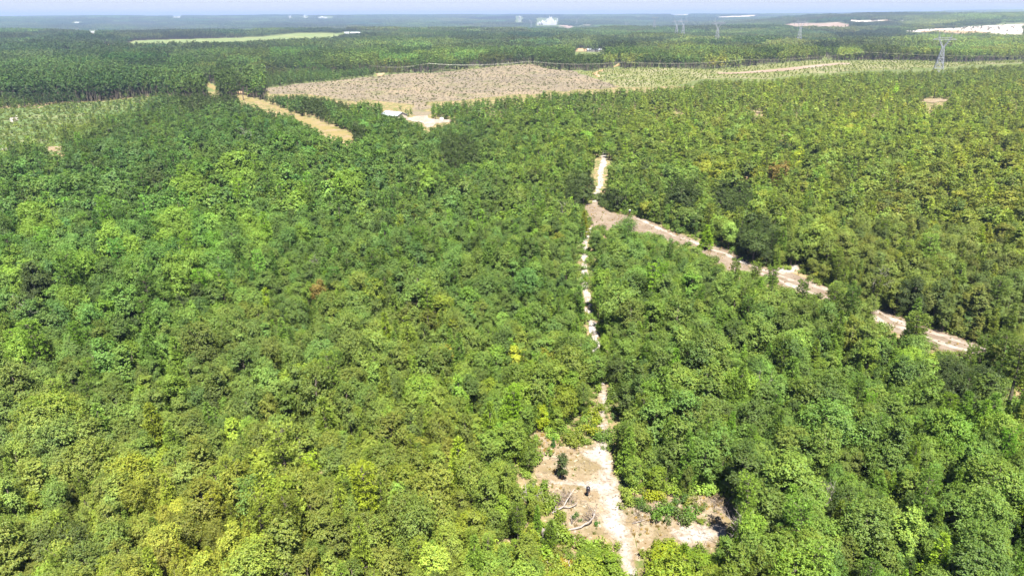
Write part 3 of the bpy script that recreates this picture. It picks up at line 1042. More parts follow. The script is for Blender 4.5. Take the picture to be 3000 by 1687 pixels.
# ------------------------------------------------------------------ colours of the woods (leaf colour by place)
ANCH = np.array([
    (200, 1500, 138, 150, 72), (100, 1200, 122, 140, 72), (600, 1620, 152, 152, 58), (1000, 1500, 136, 146, 60), (1300, 1400, 132, 142, 60),
    (1200, 1000, 118, 136, 64), (700, 1100, 114, 133, 66), (300, 900, 98, 132, 62), (500, 700, 98, 140, 62), (150, 640, 98, 136, 72),
    (900, 550, 98, 132, 62), (1200, 700, 98, 126, 64), (1500, 800, 102, 130, 62), (700, 400, 82, 116, 62), (300, 500, 78, 110, 62),
    (1000, 450, 96, 130, 62), (1300, 450, 92, 120, 62), (1600, 450, 112, 136, 60), (2000, 350, 136, 150, 62), (2600, 350, 146, 160, 62),
    (2900, 500, 142, 150, 62), (2300, 550, 128, 144, 60), (2600, 700, 126, 136, 66), (2900, 850, 114, 126, 66), (1900, 800, 106, 132, 62),
    (2100, 1000, 104, 130, 60), (2400, 1200, 106, 134, 56), (2800, 1300, 106, 138, 48), (2700, 1550, 104, 130, 56), (2200, 1350, 106, 132, 56),
    (1950, 1620, 128, 146, 34), (1700, 1640, 126, 146, 48), (1550, 1250, 118, 142, 46), (1900, 1200, 108, 132, 58),
    (700, 210, 72, 102, 62), (1200, 150, 84, 116, 64), (2000, 130, 88, 120, 68), (2800, 140, 94, 126, 66), (200, 200, 64, 96, 58),
    (100, 270, 50, 76, 52), (300, 255, 50, 76, 50), (200, 150, 58, 86, 58), (2300, 250, 140, 152, 60), (1200, 330, 98, 128, 60), (850, 300, 76, 104, 58),
    (200, 380, 122, 138, 74), (50, 330, 110, 128, 74), (1500, 100, 70, 98, 66), (500, 90, 60, 84, 62), (1000, 80, 62, 88, 64), (2500, 70, 66, 90, 66), (1500, 60, 62, 86, 66), (2000, 60, 62, 88, 66)], float)
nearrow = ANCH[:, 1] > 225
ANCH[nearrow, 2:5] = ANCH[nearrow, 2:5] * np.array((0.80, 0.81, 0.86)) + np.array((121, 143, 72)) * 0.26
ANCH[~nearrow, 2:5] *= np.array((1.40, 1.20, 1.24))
LIME = [(700, 512, 60), (560, 560, 55), (116, 664, 60), (524, 687, 55), (745, 690, 45), (547, 803, 60), (210, 920, 45), (1013, 547, 45), (862, 576, 40), (40, 800, 40),
        (60, 1013, 55), (1258, 512, 35), (400, 745, 40), (330, 700, 35), (2400, 520, 14), (1560, 1265, 26), (1455, 1250, 22), (1580, 1290, 22), (980, 1290, 22), (2440, 118, 8)]
DARK = [(1340, 448, 55), (920, 326, 40), (1700, 555, 50), (1790, 590, 40), (2213, 705, 70), (2150, 585, 60), (2300, 430, 25), (450, 540, 30), (650, 255, 60), (570, 285, 50),
        (1040, 395, 30), (60, 600, 30), (1010, 300, 30), (1760, 122, 24), (1800, 125, 24), (1840, 130, 22), (2410, 143, 20), (2440, 143, 18), (2680, 890, 50), (2830, 1130, 70), (1260, 345, 22), (2000, 580, 50), (120, 860, 50), (560, 880, 40)]
YELL = [(2056, 484, 24), (2130, 505, 22), (2090, 525, 20), (640, 1640, 55), (690, 1450, 30), (560, 1300, 20), (2860, 208, 12), (2590, 290, 14), (2170, 410, 18), (1900, 610, 12), (1640, 700, 12)]
BROWN = [(2283, 500, 22), (1460, 1180, 16), (930, 870, 16), (300, 1070, 14)]
KALB = np.array((0.61, 0.60, 0.39))


def zone_tint(px, py, gen):
    px = np.asarray(px, float)
    py = np.asarray(py, float)
    n = len(px)
    num = np.zeros((n, 3))
    den = np.zeros(n)
    for ax, ay, r, g, b in ANCH:
        sy = 1.0 if ay > 420 else 3.0
        d2 = (px - ax) ** 2 + ((py - ay) * sy) ** 2 + 900
        w = 1.0 / d2 ** 1.5
        num += w[:, None] * s2l((r, g, b))
        den += w
    c = num / den[:, None] * KALB
    cls = np.zeros(n, int)

    def near(lst):
        k = np.zeros(n, bool)
        for x, y, r in lst:
            k |= (px - x) ** 2 + ((py - y) * 1.15) ** 2 < r * r
        return k
    u = gen.random(n)
    near_frame = py > 230
    c *= np.exp(gen.normal(0, 0.19, n))[:, None]
    hue = gen.normal(0, 0.075, n)
    c *= np.stack([1 + hue, np.ones(n), 1 - hue * 0.8], 1)
    k = (u < 0.10) & near_frame
    c[k] *= np.array((0.66, 0.69, 0.70))
    cls[k] = 1
    k = (u > 0.90) & near_frame
    c[k] *= np.array((1.12, 1.16, 0.72))
    cls[k] = 2
    k = (u > 0.84) & (u < 0.90) & near_frame
    c[k] = c[k] * np.array((0.9, 0.95, 1.25)) * 1.12
    cls[k] = 4
    k = (u > 0.995) & near_frame
    c[k] *= np.array((1.2, 0.92, 0.9))
    cls[k] = 3
    k = near(LIME)
    c[k] = s2l((134, 168, 74)) * KALB * np.exp(gen.normal(0, 0.10, n))[k, None]
    cls[k] = 5
    k = near(DARK)
    c[k] = s2l((82, 102, 54)) * KALB * np.exp(gen.normal(0, 0.12, n))[k, None]
    cls[k] = 1
    k = near(YELL)
    c[k] = s2l((156, 166, 68)) * KALB * np.exp(gen.normal(0, 0.12, n))[k, None]
    cls[k] = 2
    k = near(BROWN)
    c[k] = s2l((150, 132, 76)) * KALB
    cls[k] = 3
    return np.clip(c, 0.004, 0.5), cls


HARD = [(-300, 560), (0, 540), (300, 500), (640, 440), (1000, 400), (1180, 430), (1200, 560), (1000, 680), (880, 780), (620, 900), (420, 1010), (0, 1080), (-300, 1120)]
RSCRUB = [(1330, 330), (1820, 256), (2250, 232), (3200, 170), (3200, 860), (2900, 820), (2500, 640), (2100, 600), (1850, 520), (1560, 440), (1330, 400)]


def jitter_points(d0, d1, s, gen, side=0.86):
    ys = np.arange(d0, d1, s)
    P = []
    for y in ys:
        w = side * y + 25
        x = np.arange(-w, w, s)
        P.append(np.stack([x, np.full_like(x, y)], 1))
    P = np.concatenate(P)
    P += gen.uniform(-0.48, 0.48, P.shape) * s
    return P


def screen_ok(P2, H, Rc, k=0.75):
    """keep trees that neither stand on open ground nor hide what the photograph shows of it"""
    z = terrain(P2[:, 0], P2[:, 1])
    bx, by, _ = project(np.column_stack([P2, z]))
    ok = ~look(NOGROW, bx, by)
    top = np.column_stack([P2, z + H * 0.93])
    tx, ty, _ = project(top)
    ok &= ~look(SCREEN, tx, ty)
    cx, cy_, dep = project(np.column_stack([P2, z + H * 0.62]))
    hits = np.zeros(len(P2))
    m = 0
    for fz, fr in ((0.18, 0.75), (0.38, 1.0), (0.6, 1.0), (0.8, 0.75), (0.97, 0.3)):
        qx, qy, qd = project(np.column_stack([P2, z + H * fz]))
        rp = F_PX * Rc * fr / np.maximum(qd, 1)
        for k_ in (-1.0, -0.5, 0.0, 0.5, 1.0):
            hits += look(SCREEN, qx + rp * k_, qy)
            m += 1
    ok &= hits / m < 0.05
    return ok, cx, cy_, dep, z, bx, by


WOODS = {}      # stuff name -> list of arrays


def put(kind, P2, z, idx, rot, scl, tint):
    WOODS.setdefault(kind, []).append((np.column_stack([P2, z]), idx, rot, scl, tint))


SINGLE = dict(P=[], idx=[], rot=[], scl=[], tint=[], cls=[], px=[], py=[], size=[], type=[])


# hand-placed trees first: crown centre on the photograph, height, shape, colour
HAND = []       # (x, y, z), height, radius
NEAR_MESH_B = [(t.mesh('trunk', [M_BARK], True), c.mesh('crown', [M_LEAF])) for t, c, _, _ in NEAR_B]
NEAR_MESH_P = [(t.mesh('trunk', [M_BARK], True), c.mesh('crown', [M_NEEDLE])) for t, c, _, _ in NEAR_P]


def plant(name, shape, pos, rot, scl, tint, label, cat, group=None):
    trunk_me, crown_me = shape
    o = bpy.data.objects.new(name, None)
    COL.objects.link(o)
    o.empty_display_size = 0.3
    o.location = pos
    o.rotation_euler = (0, 0, rot)
    o.scale = scl
    for nm, me in (('trunk', trunk_me), ('crown', crown_me)):
        c = bpy.data.objects.new(nm, me)
        COL.objects.link(c)
        c.parent = o
        if nm == 'crown':
            c['tint'] = [float(t) for t in tint]
    tag(o, label, cat, group)
    return o


def crown_at(px, py, H, frac=0.62):
    """foot of a tree of height H whose crown centre is seen at a pixel"""
    p = at(px, py, H * frac)
    return np.array((p[0], p[1], p[2] - H * frac))


# crown centre px, py, height, radius, shape ('b' or 'p', index), leaf colour as seen, name, label
for px, py, H, Rr, sh, col, nm, lab, cat in [
        (1648, 1352, 5.2, 1.10, ('b', 4), (78, 98, 50), 'oak_sapling', 'small lone oak casting a shadow in the middle of the tan clearing', 'tree'),
        (1622, 1292, 2.0, 0.55, ('b', 7), (70, 120, 50), 'oak_sapling', 'tiny fresh green sapling at the far edge of the tan clearing', 'tree'),
        (785, 880, 9.5, 2.0, ('b', 7), (150, 178, 40), 'pyramidal_tree', 'bright lime pyramid-shaped tree rising from darker woods left of centre', 'tree'),
        (2985, 1085, 13.0, 2.4, ('p', 1), (110, 130, 60), 'pine_tree', 'tall pine with a long bare dark trunk at the right edge', 'pine'),
        (2682, 982, 11.0, 2.7, ('p', 0), (118, 140, 62), 'pine_tree', 'broad round-topped pine covering part of the dirt road at lower right', 'pine'),
        (2156, 800, 8.5, 1.6, ('p', 2), (120, 146, 60), 'pine_tree', 'round-headed pine poking up over the dirt road edge, leftmost of three', 'pine'),
        (2212, 808, 8.5, 1.7, ('p', 0), (120, 144, 62), 'pine_tree', 'loose pine poking up over the dirt road edge, middle of three', 'pine'),
        (2266, 822, 8.5, 1.6, ('p', 1), (112, 142, 56), 'pine_tree', 'pine poking up over the dirt road edge, rightmost of three', 'pine'),
        (2352, 868, 9.0, 1.9, ('p', 2), (104, 132, 58), 'pine_tree', 'round pine in front of the dirt road below the sandy spur', 'pine'),
        (2440, 890, 10.0, 2.2, ('p', 0), (112, 136, 60), 'pine_tree', 'spreading pine standing where the dirt road first disappears', 'pine'),
        (2870, 1048, 10.0, 2.2, ('p', 2), (100, 126, 56), 'pine_tree', 'dark tufted pine just below the lower end of the visible dirt road', 'pine'),
        (2940, 1050, 12.0, 2.0, ('p', 1), (112, 136, 62), 'pine_tree', 'slim pine beside the tall bare-trunked pine at the right edge', 'pine'),
        (1832, 668, 9.0, 4.0, ('b', 6), (98, 132, 62), 'oak_tree', 'wide domed oak standing in front of the road junction', 'tree'),
        (1748, 702, 7.5, 2.4, ('b', 3), (104, 132, 70), 'oak_tree', 'soft grey green tree between the white track and the road junction', 'tree'),
        (1711, 650, 9.0, 1.9, ('p', 4), (146, 152, 50), 'young_pine', 'olive yellow columnar young pine at the left of the road junction', 'pine'),
        (2071, 688, 7.5, 2.4, ('p', 3), (140, 176, 50), 'young_pine', 'bright lime young pine on the far side of the dirt road', 'pine'),
        (2213, 712, 9.5, 4.6, ('b', 2), (86, 108, 54), 'oak_tree', 'large dark rounded oak on the far side of the dirt road', 'tree'),
        (1945, 1640, 5.5, 2.7, ('b', 3), (150, 166, 30), 'oak_tree', 'yellow green bushy oak right of the track at the bottom edge', 'tree'),
        (2040, 1655, 5.0, 2.4, ('b', 5), (124, 152, 40), 'oak_tree', 'fresh green bushy oak below the white sand patch at the bottom edge', 'tree'),
        (1780, 1640, 3.6, 1.8, ('b', 5), (128, 156, 46), 'oak_tree', 'low bright green oak at the left of the track at the bottom edge', 'tree'),
        (1725, 1622, 3.2, 1.7, ('b', 0), (120, 146, 50), 'oak_tree', 'low spreading oak below the curved fallen trunk', 'tree'),
        (1590, 1215, 5.0, 1.4, ('b', 5), (170, 190, 36), 'oak_tree', 'lime yellow young oak above the upper left corner of the clearing', 'tree'),
        (1550, 1330, 5.5, 1.3, ('b', 1), (112, 136, 52), 'oak_tree', 'narrow green oak at the left rim of the clearing', 'tree'),
        (1920, 1395, 4.5, 1.6, ('b', 3), (128, 152, 46), 'oak_tree', 'light green young oak on the right rim of the track, opposite the feeder', 'tree')]:
    src = NEAR_B if sh[0] == 'b' else NEAR_P
    me = (NEAR_MESH_B if sh[0] == 'b' else NEAR_MESH_P)[sh[1]]
    H0, R0 = src[sh[1]][2], src[sh[1]][3]
    p = crown_at(px, py, H)
    plant(nm, me, p, random.random() * 6.28, (Rr / R0, Rr / R0, H / H0), s2l(col) * KALB, lab, cat)
    HAND.append((p[0], p[1], Rr))

# shrubs around the clearings
bush_parts = []
for b in BUSH:
    st, lf = MB(), MB()
    nst = sum(1 for m in b.m if m == 0)
    nv = 3 * 3 * 2
    st.v, st.f, st.m, st.c = b.v[:nv], b.f[:nst], [0] * nst, b.c[:nv]
    lf.v, lf.f, lf.m, lf.c = b.v[nv:], [tuple(i - nv for i in f) for f in b.f[nst:]], [0] * (len(b.f) - nst), b.c[nv:]
    bush_parts.append((st.mesh('stems', [M_BARK]), lf.mesh('foliage', [M_LEAF])))
SHRUBS = [(1985, 1462, 1.6, (86, 118, 52), 'dark green rounded shrub at the top of the brushy clearing'),
          (2020, 1466, 1.3, (132, 140, 60), 'yellow tinged shrub beside the dark rounded one in the brushy clearing'),
          (1975, 1492, 1.6, (82, 120, 60), 'blue green shrub in the middle of the brushy clearing'),
          (2012, 1500, 1.8, (96, 134, 50), 'bright leafy shrub in the middle of the brushy clearing'),
          (1990, 1525, 1.9, (96, 118, 56), 'low wide shrub above the white sand patch'),
          (1932, 1508, 2.0, (100, 136, 48), 'round leafy shrub between the track and the white sand patch'),
          (1900, 1462, 1.9, (160, 172, 34), 'lime yellow shrub on the left of the brushy clearing'),
          (1945, 1478, 1.4, (110, 134, 52), 'small green shrub right of the lime yellow shrub'),
          (1925, 1455, 1.4, (150, 160, 44), 'pale yellow shrub behind the lime yellow shrub'),
          (1862, 1468, 1.5, (92, 122, 50), 'green shrub on the right bank of the track below the feeder'),
          (1876, 1490, 1.5, (92, 120, 54), 'dark green shrub on the right bank of the track, the lower one'),
          (2062, 1522, 0.9, (126, 146, 50), 'small grassy shrub alone at the right of the brushy clearing'),
          (2050, 1480, 1.1, (112, 130, 60), 'thin shrub in the brushy clearing near its right edge'),
          (1690, 1272, 1.9, (126, 142, 48), 'olive shrub on the far rim of the tan clearing'),
          (1665, 1288, 1.6, (120, 134, 56), 'dull green shrub on the far rim of the clearing beside the sapling'),
          (1720, 1268, 2.1, (150, 160, 28), 'bright yellow green shrub at the corner of clearing and track'),
          (1735, 1232, 2.0, (142, 156, 30), 'yellow green shrub hugging the left side of the track above the clearing'),
          (1738, 1205, 1.8, (136, 152, 36), 'yellow green shrub hugging the track, the farther one'),
          (1742, 1526, 0.7, (80, 130, 50), 'tiny fresh green shrub under the curved fallen trunk'),
          (1652, 1520, 1.5, (130, 150, 48), 'green shrub growing through the fallen branches'),
          (1690, 1510, 0.9, (96, 132, 56), 'small green shrub right of the fallen branches'),
          (1636, 1545, 1.5, (126, 146, 56), 'green shrub left of the butt of the curved fallen trunk'),
          (1672, 1572, 1.6, (140, 156, 40), 'yellow green shrub below the curved fallen trunk'),
          (1640, 1610, 1.5, (124, 132, 54), 'dull shrub beside the pale broken stump'),
          (1656, 1642, 0.9, (178, 158, 46), 'small golden shrub near the bottom left of the track'),
          (1662, 1672, 1.0, (176, 150, 52), 'small orange gold shrub at the bottom edge left of the track'),
          (1600, 1640, 1.3, (150, 156, 60), 'straw green shrub beneath the pale broken stump'),
          (1620, 1665, 1.2, (140, 146, 66), 'pale straw shrub at the bottom edge beneath the stump')]
for i, (px, py, s, col, lab) in enumerate(SHRUBS):
    p = at(px, py + 8)
    st, lf = bush_parts[i % 4]
    o = empty('shrub', p, random.random() * 6.28, s)
    link('stems', st, o)
    f = link('foliage', lf, o)
    f['tint'] = [float(t) for t in s2l(col) * KALB]
    tag(o, lab, 'shrub', 'shrubs around the clearings')
    HAND.append((p[0], p[1], s * 0.6))

HA = np.array(HAND)


def grow_band(d0, d1, s, protos, gen, single=False, kscale=1.0):
    P = jitter_points(d0, d1, s, gen)
    n = len(P)
    z = terrain(P[:, 0], P[:, 1])
    bx, by, dep = project(np.column_stack([P, z]))
    keep = np.full(n, 0.95)
    H = np.clip(gen.lognormal(1.90, 0.27, n), 3.6, 11.5)
    wide = np.ones(n)
    typ = np.where(gen.random(n) < 0.20, 1, 0)
    typ[(typ == 1) & (gen.random(n) < 0.65)] = 2
    # clumps of taller and lower growth
    wv = np.sin(P[:, 0] / 9.0 + np.sin(P[:, 1] / 13.0) * 2) * np.sin(P[:, 1] / 11.0 + 1.3)
    H *= 1 + 0.13 * wv
    k = in_poly(bx, by, HARD)
    H[k] = gen.normal(11.0, 1.6, k.sum())
    keep[k] = 0.36
    typ[k & (typ > 0) & (gen.random(n) < 0.5)] = 0
    k = in_poly(bx, by, RSCRUB)
    H[k] = np.clip(gen.lognormal(1.92, 0.27, k.sum()), 3.4, 11)
    keep[k] = 0.42
    wide[k] = 1.35
    typ[k] = np.where(gen.random(k.sum()) < 0.34, 2, 0)
    k = in_poly(bx, by, SCRUB)
    H[k] = np.clip(gen.lognormal(1.08, 0.36, k.sum()), 1.6, 7)
    keep[k] = 0.24
    far = (by < 300) & ~in_poly(bx, by, RSCRUB) & ~in_poly(bx, by, SCRUB)
    tall = far & ((bx < 780) | (by < 215))
    H[tall] = gen.normal(14.0, 1.6, tall.sum())
    typ[tall] = np.where(gen.random(tall.sum()) < 0.8, 1, 0)
    H = np.clip(H, 1.8, 19) * kscale
    H[typ == 1] *= 1.12
    idx = np.zeros(n, int)
    for t in (0, 1, 2):
        k = typ == t
        idx[k] = gen.choice(protos[t], k.sum())
    PH = np.array(PINFO)[idx]
    sz = H / PH[:, 0]
    sx = sz * gen.uniform(0.72, 1.22, n)
    sx[(typ == 0)] *= 1.06
    sx *= wide
    Rr = PH[:, 1] * sx
    ok, cx, cy_, dep, z, bx, by = screen_ok(P, H, Rr)
    ok &= gen.random(n) < keep
    for hx, hy, hr in HA:
        d2 = (P[:, 0] - hx) ** 2 + (P[:, 1] - hy) ** 2
        ok &= d2 > ((hr + Rr) * 0.62) ** 2
        # nothing in front of the hand-placed ones
    tint, cls = zone_tint(cx, cy_, gen)
    tint[typ > 0] *= np.array((1.06, 1.12, 1.0))
    rot = gen.random(n) * 6.283
    scl = np.column_stack([sx, sx * gen.uniform(0.9, 1.1, n), sz])
    return dict(P=P[ok], z=z[ok], idx=idx[ok], rot=rot[ok], scl=scl[ok], tint=tint[ok], cls=cls[ok], typ=typ[ok], px=cx[ok], py=cy_[ok], size=(F_PX * Rr / dep)[ok], H=H[ok], R=Rr[ok])


g1 = np.random.default_rng(71)
A = grow_band(40, 200, 2.3, {0: IDX['nb'], 1: IDX['np'], 2: IDX['ny']}, g1)
inside = (A['px'] > 8) & (A['px'] < 2992) & (A['py'] > 0) & (A['py'] < 1680)
single = np.zeros(len(A['px']), bool)
for tset in ((0,), (1, 2)):
    c = np.where(inside & np.isin(A['typ'], tset))[0]
    c = c[np.argsort(-A['size'][c])][:300]
    single[c] = True
COLN = {0: 'mid green', 1: 'dark green', 2: 'yellow green', 3: 'brownish', 4: 'grey green', 5: 'lime green'}
ONES = ['', 'first', 'second', 'third', 'fourth', 'fifth', 'sixth', 'seventh', 'eighth', 'ninth', 'tenth', 'eleventh', 'twelfth', 'thirteenth', 'fourteenth',
        'fifteenth', 'sixteenth', 'seventeenth', 'eighteenth', 'nineteenth', 'twentieth']
TENS = {20: 'twenty', 30: 'thirty', 40: 'forty', 50: 'fifty', 60: 'sixty'}


def ordinal(k):
    if k <= 20:
        return ONES[k]
    t, u = k // 10 * 10, k % 10
    return TENS[t] + '-' + ONES[u] if u else TENS[t][:-1] + 'ieth'


def track_x(py):
    return np.interp(py, [600, 760, 950, 1125, 1260, 1400, 1489, 1600, 1687], [1735, 1713, 1735, 1765, 1768, 1785, 1795, 1835, 1849])


ROWH = 62.0
slots = {}
for i in np.where(single)[0]:
    t = int(A['typ'][i])
    row = int((1687 - A['py'][i]) // ROWH)
    sd_ = 'left' if A['px'][i] < track_x(A['py'][i]) else 'right'
    slots.setdefault((t, row, sd_), []).append(i)
SLABEL = {}
for (t, row, sd_), ids in slots.items():
    ids.sort(key=lambda i: abs(A['px'][i] - track_x(A['py'][i])))
    for k, i in enumerate(ids):
        kind = ('oak', 'pine', 'young pine')[t]
        col = COLN[int(A['cls'][i])]
        rowtxt = 'along the bottom edge' if row == 0 else 'in the %s row up' % ordinal(row + 1)
        SLABEL[i] = '%s %s, %s %s of the track %s' % (col, kind, ordinal(k + 1), sd_, rowtxt)
for i in np.where(single)[0]:
    t = int(A['typ'][i])
    j = int(A['idx'][i])
    if t == 0:
        shp = NEAR_MESH_B[IDX['nb'].index(j)]
    elif t == 1:
        shp = NEAR_MESH_P[IDX['np'].index(j)]
    else:
        shp = NEAR_MESH_P[3 + IDX['ny'].index(j)]
    plant(('oak_tree', 'pine_tree', 'young_pine')[t], shp, (A['P'][i, 0], A['P'][i, 1], A['z'][i]), A['rot'][i], A['scl'][i], A['tint'][i], SLABEL[i],
          'tree' if t == 0 else 'pine', 'trees of the near woods')
rest = ~single


def put_band(kind, B, k=None):
    k = np.ones(len(B['px']), bool) if k is None else k
    put(kind, B['P'][k], B['z'][k], B['idx'][k], B['rot'][k], B['scl'][k], B['tint'][k])


put_band('oak_woodland', A, rest & (A['typ'] == 0))
put_band('pine_woodland', A, rest & (A['typ'] > 0))
B = grow_band(200, 440, 2.7, {0: IDX['mb'], 1: IDX['mp'], 2: IDX['my']}, g1)
put_band('oak_woodland', B, B['typ'] == 0)
put_band('pine_woodland', B, B['typ'] > 0)
C = grow_band(440, 780, 3.5, {0: IDX['mb'] if False else IDX['fb'], 1: IDX['fp'], 2: IDX['my'][:2]}, g1)
put_band('oak_woodland', C, C['typ'] == 0)
put_band('pine_woodland', C, C['typ'] > 0)
D = grow_band(780, 1250, 4.3, {0: IDX['fb'], 1: IDX['fp'], 2: IDX['fb']}, g1)


SG = np.random.default_rng(5)
NS = 900
_az = SG.uniform(-0.86, 0.86, NS)
_d = np.exp(SG.uniform(math.log(700), math.log(15500), NS))
SEED = np.column_stack([_d * _az, _d])
S_MUL = np.exp(SG.normal(0, 0.22, NS))[:, None] * np.column_stack([1 + SG.normal(0, 0.10, NS), np.ones(NS), 1 + SG.normal(0, 0.08, NS)])
S_HGT = SG.uniform(0.6, 1.25, NS)


def stands(P):
    n = len(P)
    mul, hgt, gap = np.ones((n, 3)), np.ones(n), np.zeros(n, bool)
    # compare in log-distance space so that far stands are larger
    def lg(Q):
        d = np.hypot(Q[:, 0], Q[:, 1])
        return np.column_stack([np.arctan2(Q[:, 0], Q[:, 1]) * 2.2, np.log(d)])
    A_, B_ = lg(P), lg(SEED)
    for i in range(0, n, 4000):
        d2 = ((A_[i:i + 4000, None, :] - B_[None]) ** 2).sum(-1)
        o = np.argpartition(d2, 1, axis=1)[:, :2]
        r = np.arange(len(o))
        da, db = d2[r, o[:, 0]], d2[r, o[:, 1]]
        first = np.where(da <= db, o[:, 0], o[:, 1])
        mul[i:i + 4000] = S_MUL[first]
        hgt[i:i + 4000] = S_HGT[first]
        dd = np.abs(np.sqrt(da) - np.sqrt(db))
        gap[i:i + 4000] = (dd < 0.004) & ((first % 3) == 0)
    return mul, hgt, gap


def patch_band(kind, d0, d1, s, protos, gen, side=0.86):
    P = jitter_points(d0, d1, s, gen, side)
    n = len(P)
    idx = gen.choice(protos, n)
    PH = np.array(PINFO)[idx]
    sx = gen.uniform(0.85, 1.2, n)
    H = PH[:, 0] * sx
    z = terrain(P[:, 0], P[:, 1])
    bx, by, dep = project(np.column_stack([P, z]))
    tx, ty, _ = project(np.column_stack([P, z + H * 0.8]))
    mx_, my_, _ = project(np.column_stack([P, z + H * 0.4]))
    bad = look(NOGROW, bx, by)
    rp = F_PX * PH[:, 1] * sx / dep
    for k in (-0.75, -0.35, 0, 0.35, 0.75):
        bad |= look(MASK, tx + rp * k, ty) | look(MASK, mx_ + rp * k, my_) | look(MASK, tx + rp * k, ty + 1.5)
    ok = ~bad
    tint, _ = zone_tint(tx, ty, gen)
    # stands of different age, with rides between them
    mul, hgt, gap = stands(P)
    tint *= mul
    ok &= ~gap
    scl = np.column_stack([sx, sx, sx * hgt])
    put(kind, P[ok], z[ok], idx[ok], gen.random(n)[ok] * 6.283, scl[ok], tint[ok])


mul, hgt, gap = stands(D['P'])
D['tint'] = D['tint'] * mul
D['scl'][:, 2] *= 0.5 + 0.5 * hgt
put_band('pine_plantation', D, ~gap)
patch_band('pine_plantation', 1250, 2400, 9.0, IDX['pa'], g1)
patch_band('far_forest', 2400, 4600, 21.0, IDX['pb'], g1)
patch_band('far_forest', 4600, 15000, 58.0, IDX['pc'], g1)

# undergrowth below the near trees
P = jitter_points(45, 260, 2.0, g1)
z = terrain(P[:, 0], P[:, 1])
bx, by, dep = project(np.column_stack([P, z]))
tx, ty, _ = project(np.column_stack([P, z + 0.9]))
ok = ~look(NOGROW, bx, by) & ~look(MASK, tx, ty)
P, z, bx, by = P[ok], z[ok], bx[ok], by[ok]
n = len(P)
tint, _ = zone_tint(bx, by, g1)
s = g1.uniform(1.0, 2.4, n)
put('undergrowth', P, z, g1.choice(IDX['bu'], n), g1.random(n) * 6.28, np.column_stack([s, s, s * 0.9]), tint * np.array((1.0, 1.0, 0.9)))

# scattered bushes on the quarry slopes
P = jitter_points(2100, 3600, 34, g1)
z = terrain(P[:, 0], P[:, 1])
bx, by, dep = project(np.column_stack([P, z]))
ok = in_poly(bx, by, QUARRY) & (g1.random(len(P)) < 0.5)
P, z = P[ok], z[ok]
n = len(P)
sx = g1.uniform(0.6, 1.6, n)
put('quarry_bushes', P, z, g1.choice(IDX['fb'], n), g1.random(n) * 6.28, np.column_stack([sx * 1.3, sx * 1.3, sx * 0.8]), np.tile(s2l((84, 104, 66)) * KALB, (n, 1)))

# open-field growth
for nm, poly, d0, d1, sp, pr, keep, sc, col in [
        ('scrub_growth', SCRUB, 350, 640, 2.6, IDX['bm'], 0.6, (0.7, 1.5), (122, 138, 72)),
        ('clear_cut_debris', CUT, 520, 1000, 4.0, IDX['de'], 0.55, (0.5, 1.1), (120, 100, 80)),
        ('clear_cut_sprouts', CUT, 520, 1000, 5.0, IDX['bm'], 0.42, (0.35, 1.5), (104, 108, 64))]:
    P = jitter_points(d0, d1, sp, g1)
    z = terrain(P[:, 0], P[:, 1])
    bx, by, dep = project(np.column_stack([P, z]))
    ok = in_poly(bx, by, poly) & (g1.random(len(P)) < keep)
    P, z = P[ok], z[ok]
    n = len(P)
    s = g1.uniform(*sc, n)
    t = s2l(col) * KALB * np.exp(g1.normal(0, 0.25, n))[:, None]
    put(nm, P, z, g1.choice(pr, n), g1.random(n) * 6.28, np.column_stack([s, s, s]), t)
# scattered saplings on the clear-cut
# rows of seedlings
u, v = np.meshgrid(np.arange(-200, 1700, 2.4), np.arange(-700, 1500, 4.4))
ca, sa = math.cos(R(68)), math.sin(R(68))
P = np.column_stack([(u * ca - v * sa).ravel(), (u * sa + v * ca).ravel()]) + np.array((0, 0))
P += g1.normal(0, 0.9, P.shape)
z = terrain(P[:, 0], P[:, 1])
bx, by, dep = project(np.column_stack([P, z]))
ok = in_poly(bx, by, ROWS) & (P[:, 1] > 0) & ~in_poly(bx, by, ROWROAD) & (g1.random(len(P)) < 0.5)
P, z = P[ok], z[ok]
n = len(P)
s = g1.uniform(0.5, 1.5, n)
t = s2l((128, 142, 66)) * KALB * np.exp(g1.normal(0, 0.25, n))[:, None]
put('seedling_rows', P, z, g1.choice(IDX['bm'], n), g1.random(n) * 6.28, np.column_stack([s * 0.8, s * 0.8, s * 1.5]), t)

# dry grass and weeds on the clearings, track sides and road verges
P = jitter_points(55, 300, 0.55, g1, 0.8)
z = terrain(P[:, 0], P[:, 1])
bx, by, dep = project(np.column_stack([P, z]))
m = look(NOGROW, bx, by)
core = in_poly(bx, by, TRACK_WHITE) | in_poly(bx, by, SAND_R)
near_clear = in_poly(bx, by, PAD) | in_poly(bx, by, CLEAR_R)
cl = (np.sin(P[:, 0] / 2.1 + np.sin(P[:, 1] / 2.7)) * np.sin(P[:, 1] / 3.1 + 0.7)) > 0.1
ok = m & ~core & (bx > 0) & (g1.random(len(P)) < np.where(in_poly(bx, by, CLEAR_R), 0.30, np.where(near_clear, np.where(cl, 0.2, 0.05), 0.06)))
lobe = in_poly(bx, by, [(1562, 1256), (1595, 1275), (1618, 1302), (1600, 1322), (1572, 1325), (1568, 1290)])
ok |= lobe & (g1.random(len(P)) < 0.8)
P, z = P[ok], z[ok]
n = len(P)
s = g1.uniform(0.5, 1.3, n)
green = g1.random(n) < 0.3
t = np.where(green[:, None], s2l((128, 140, 66)), s2l((186, 160, 104))) * KALB * np.exp(g1.normal(0, 0.2, n))[:, None]
put('dry_grass', P, z + 0.03, g1.choice(IDX['gr'], n), g1.random(n) * 6.28, np.column_stack([s, s, s]), t)

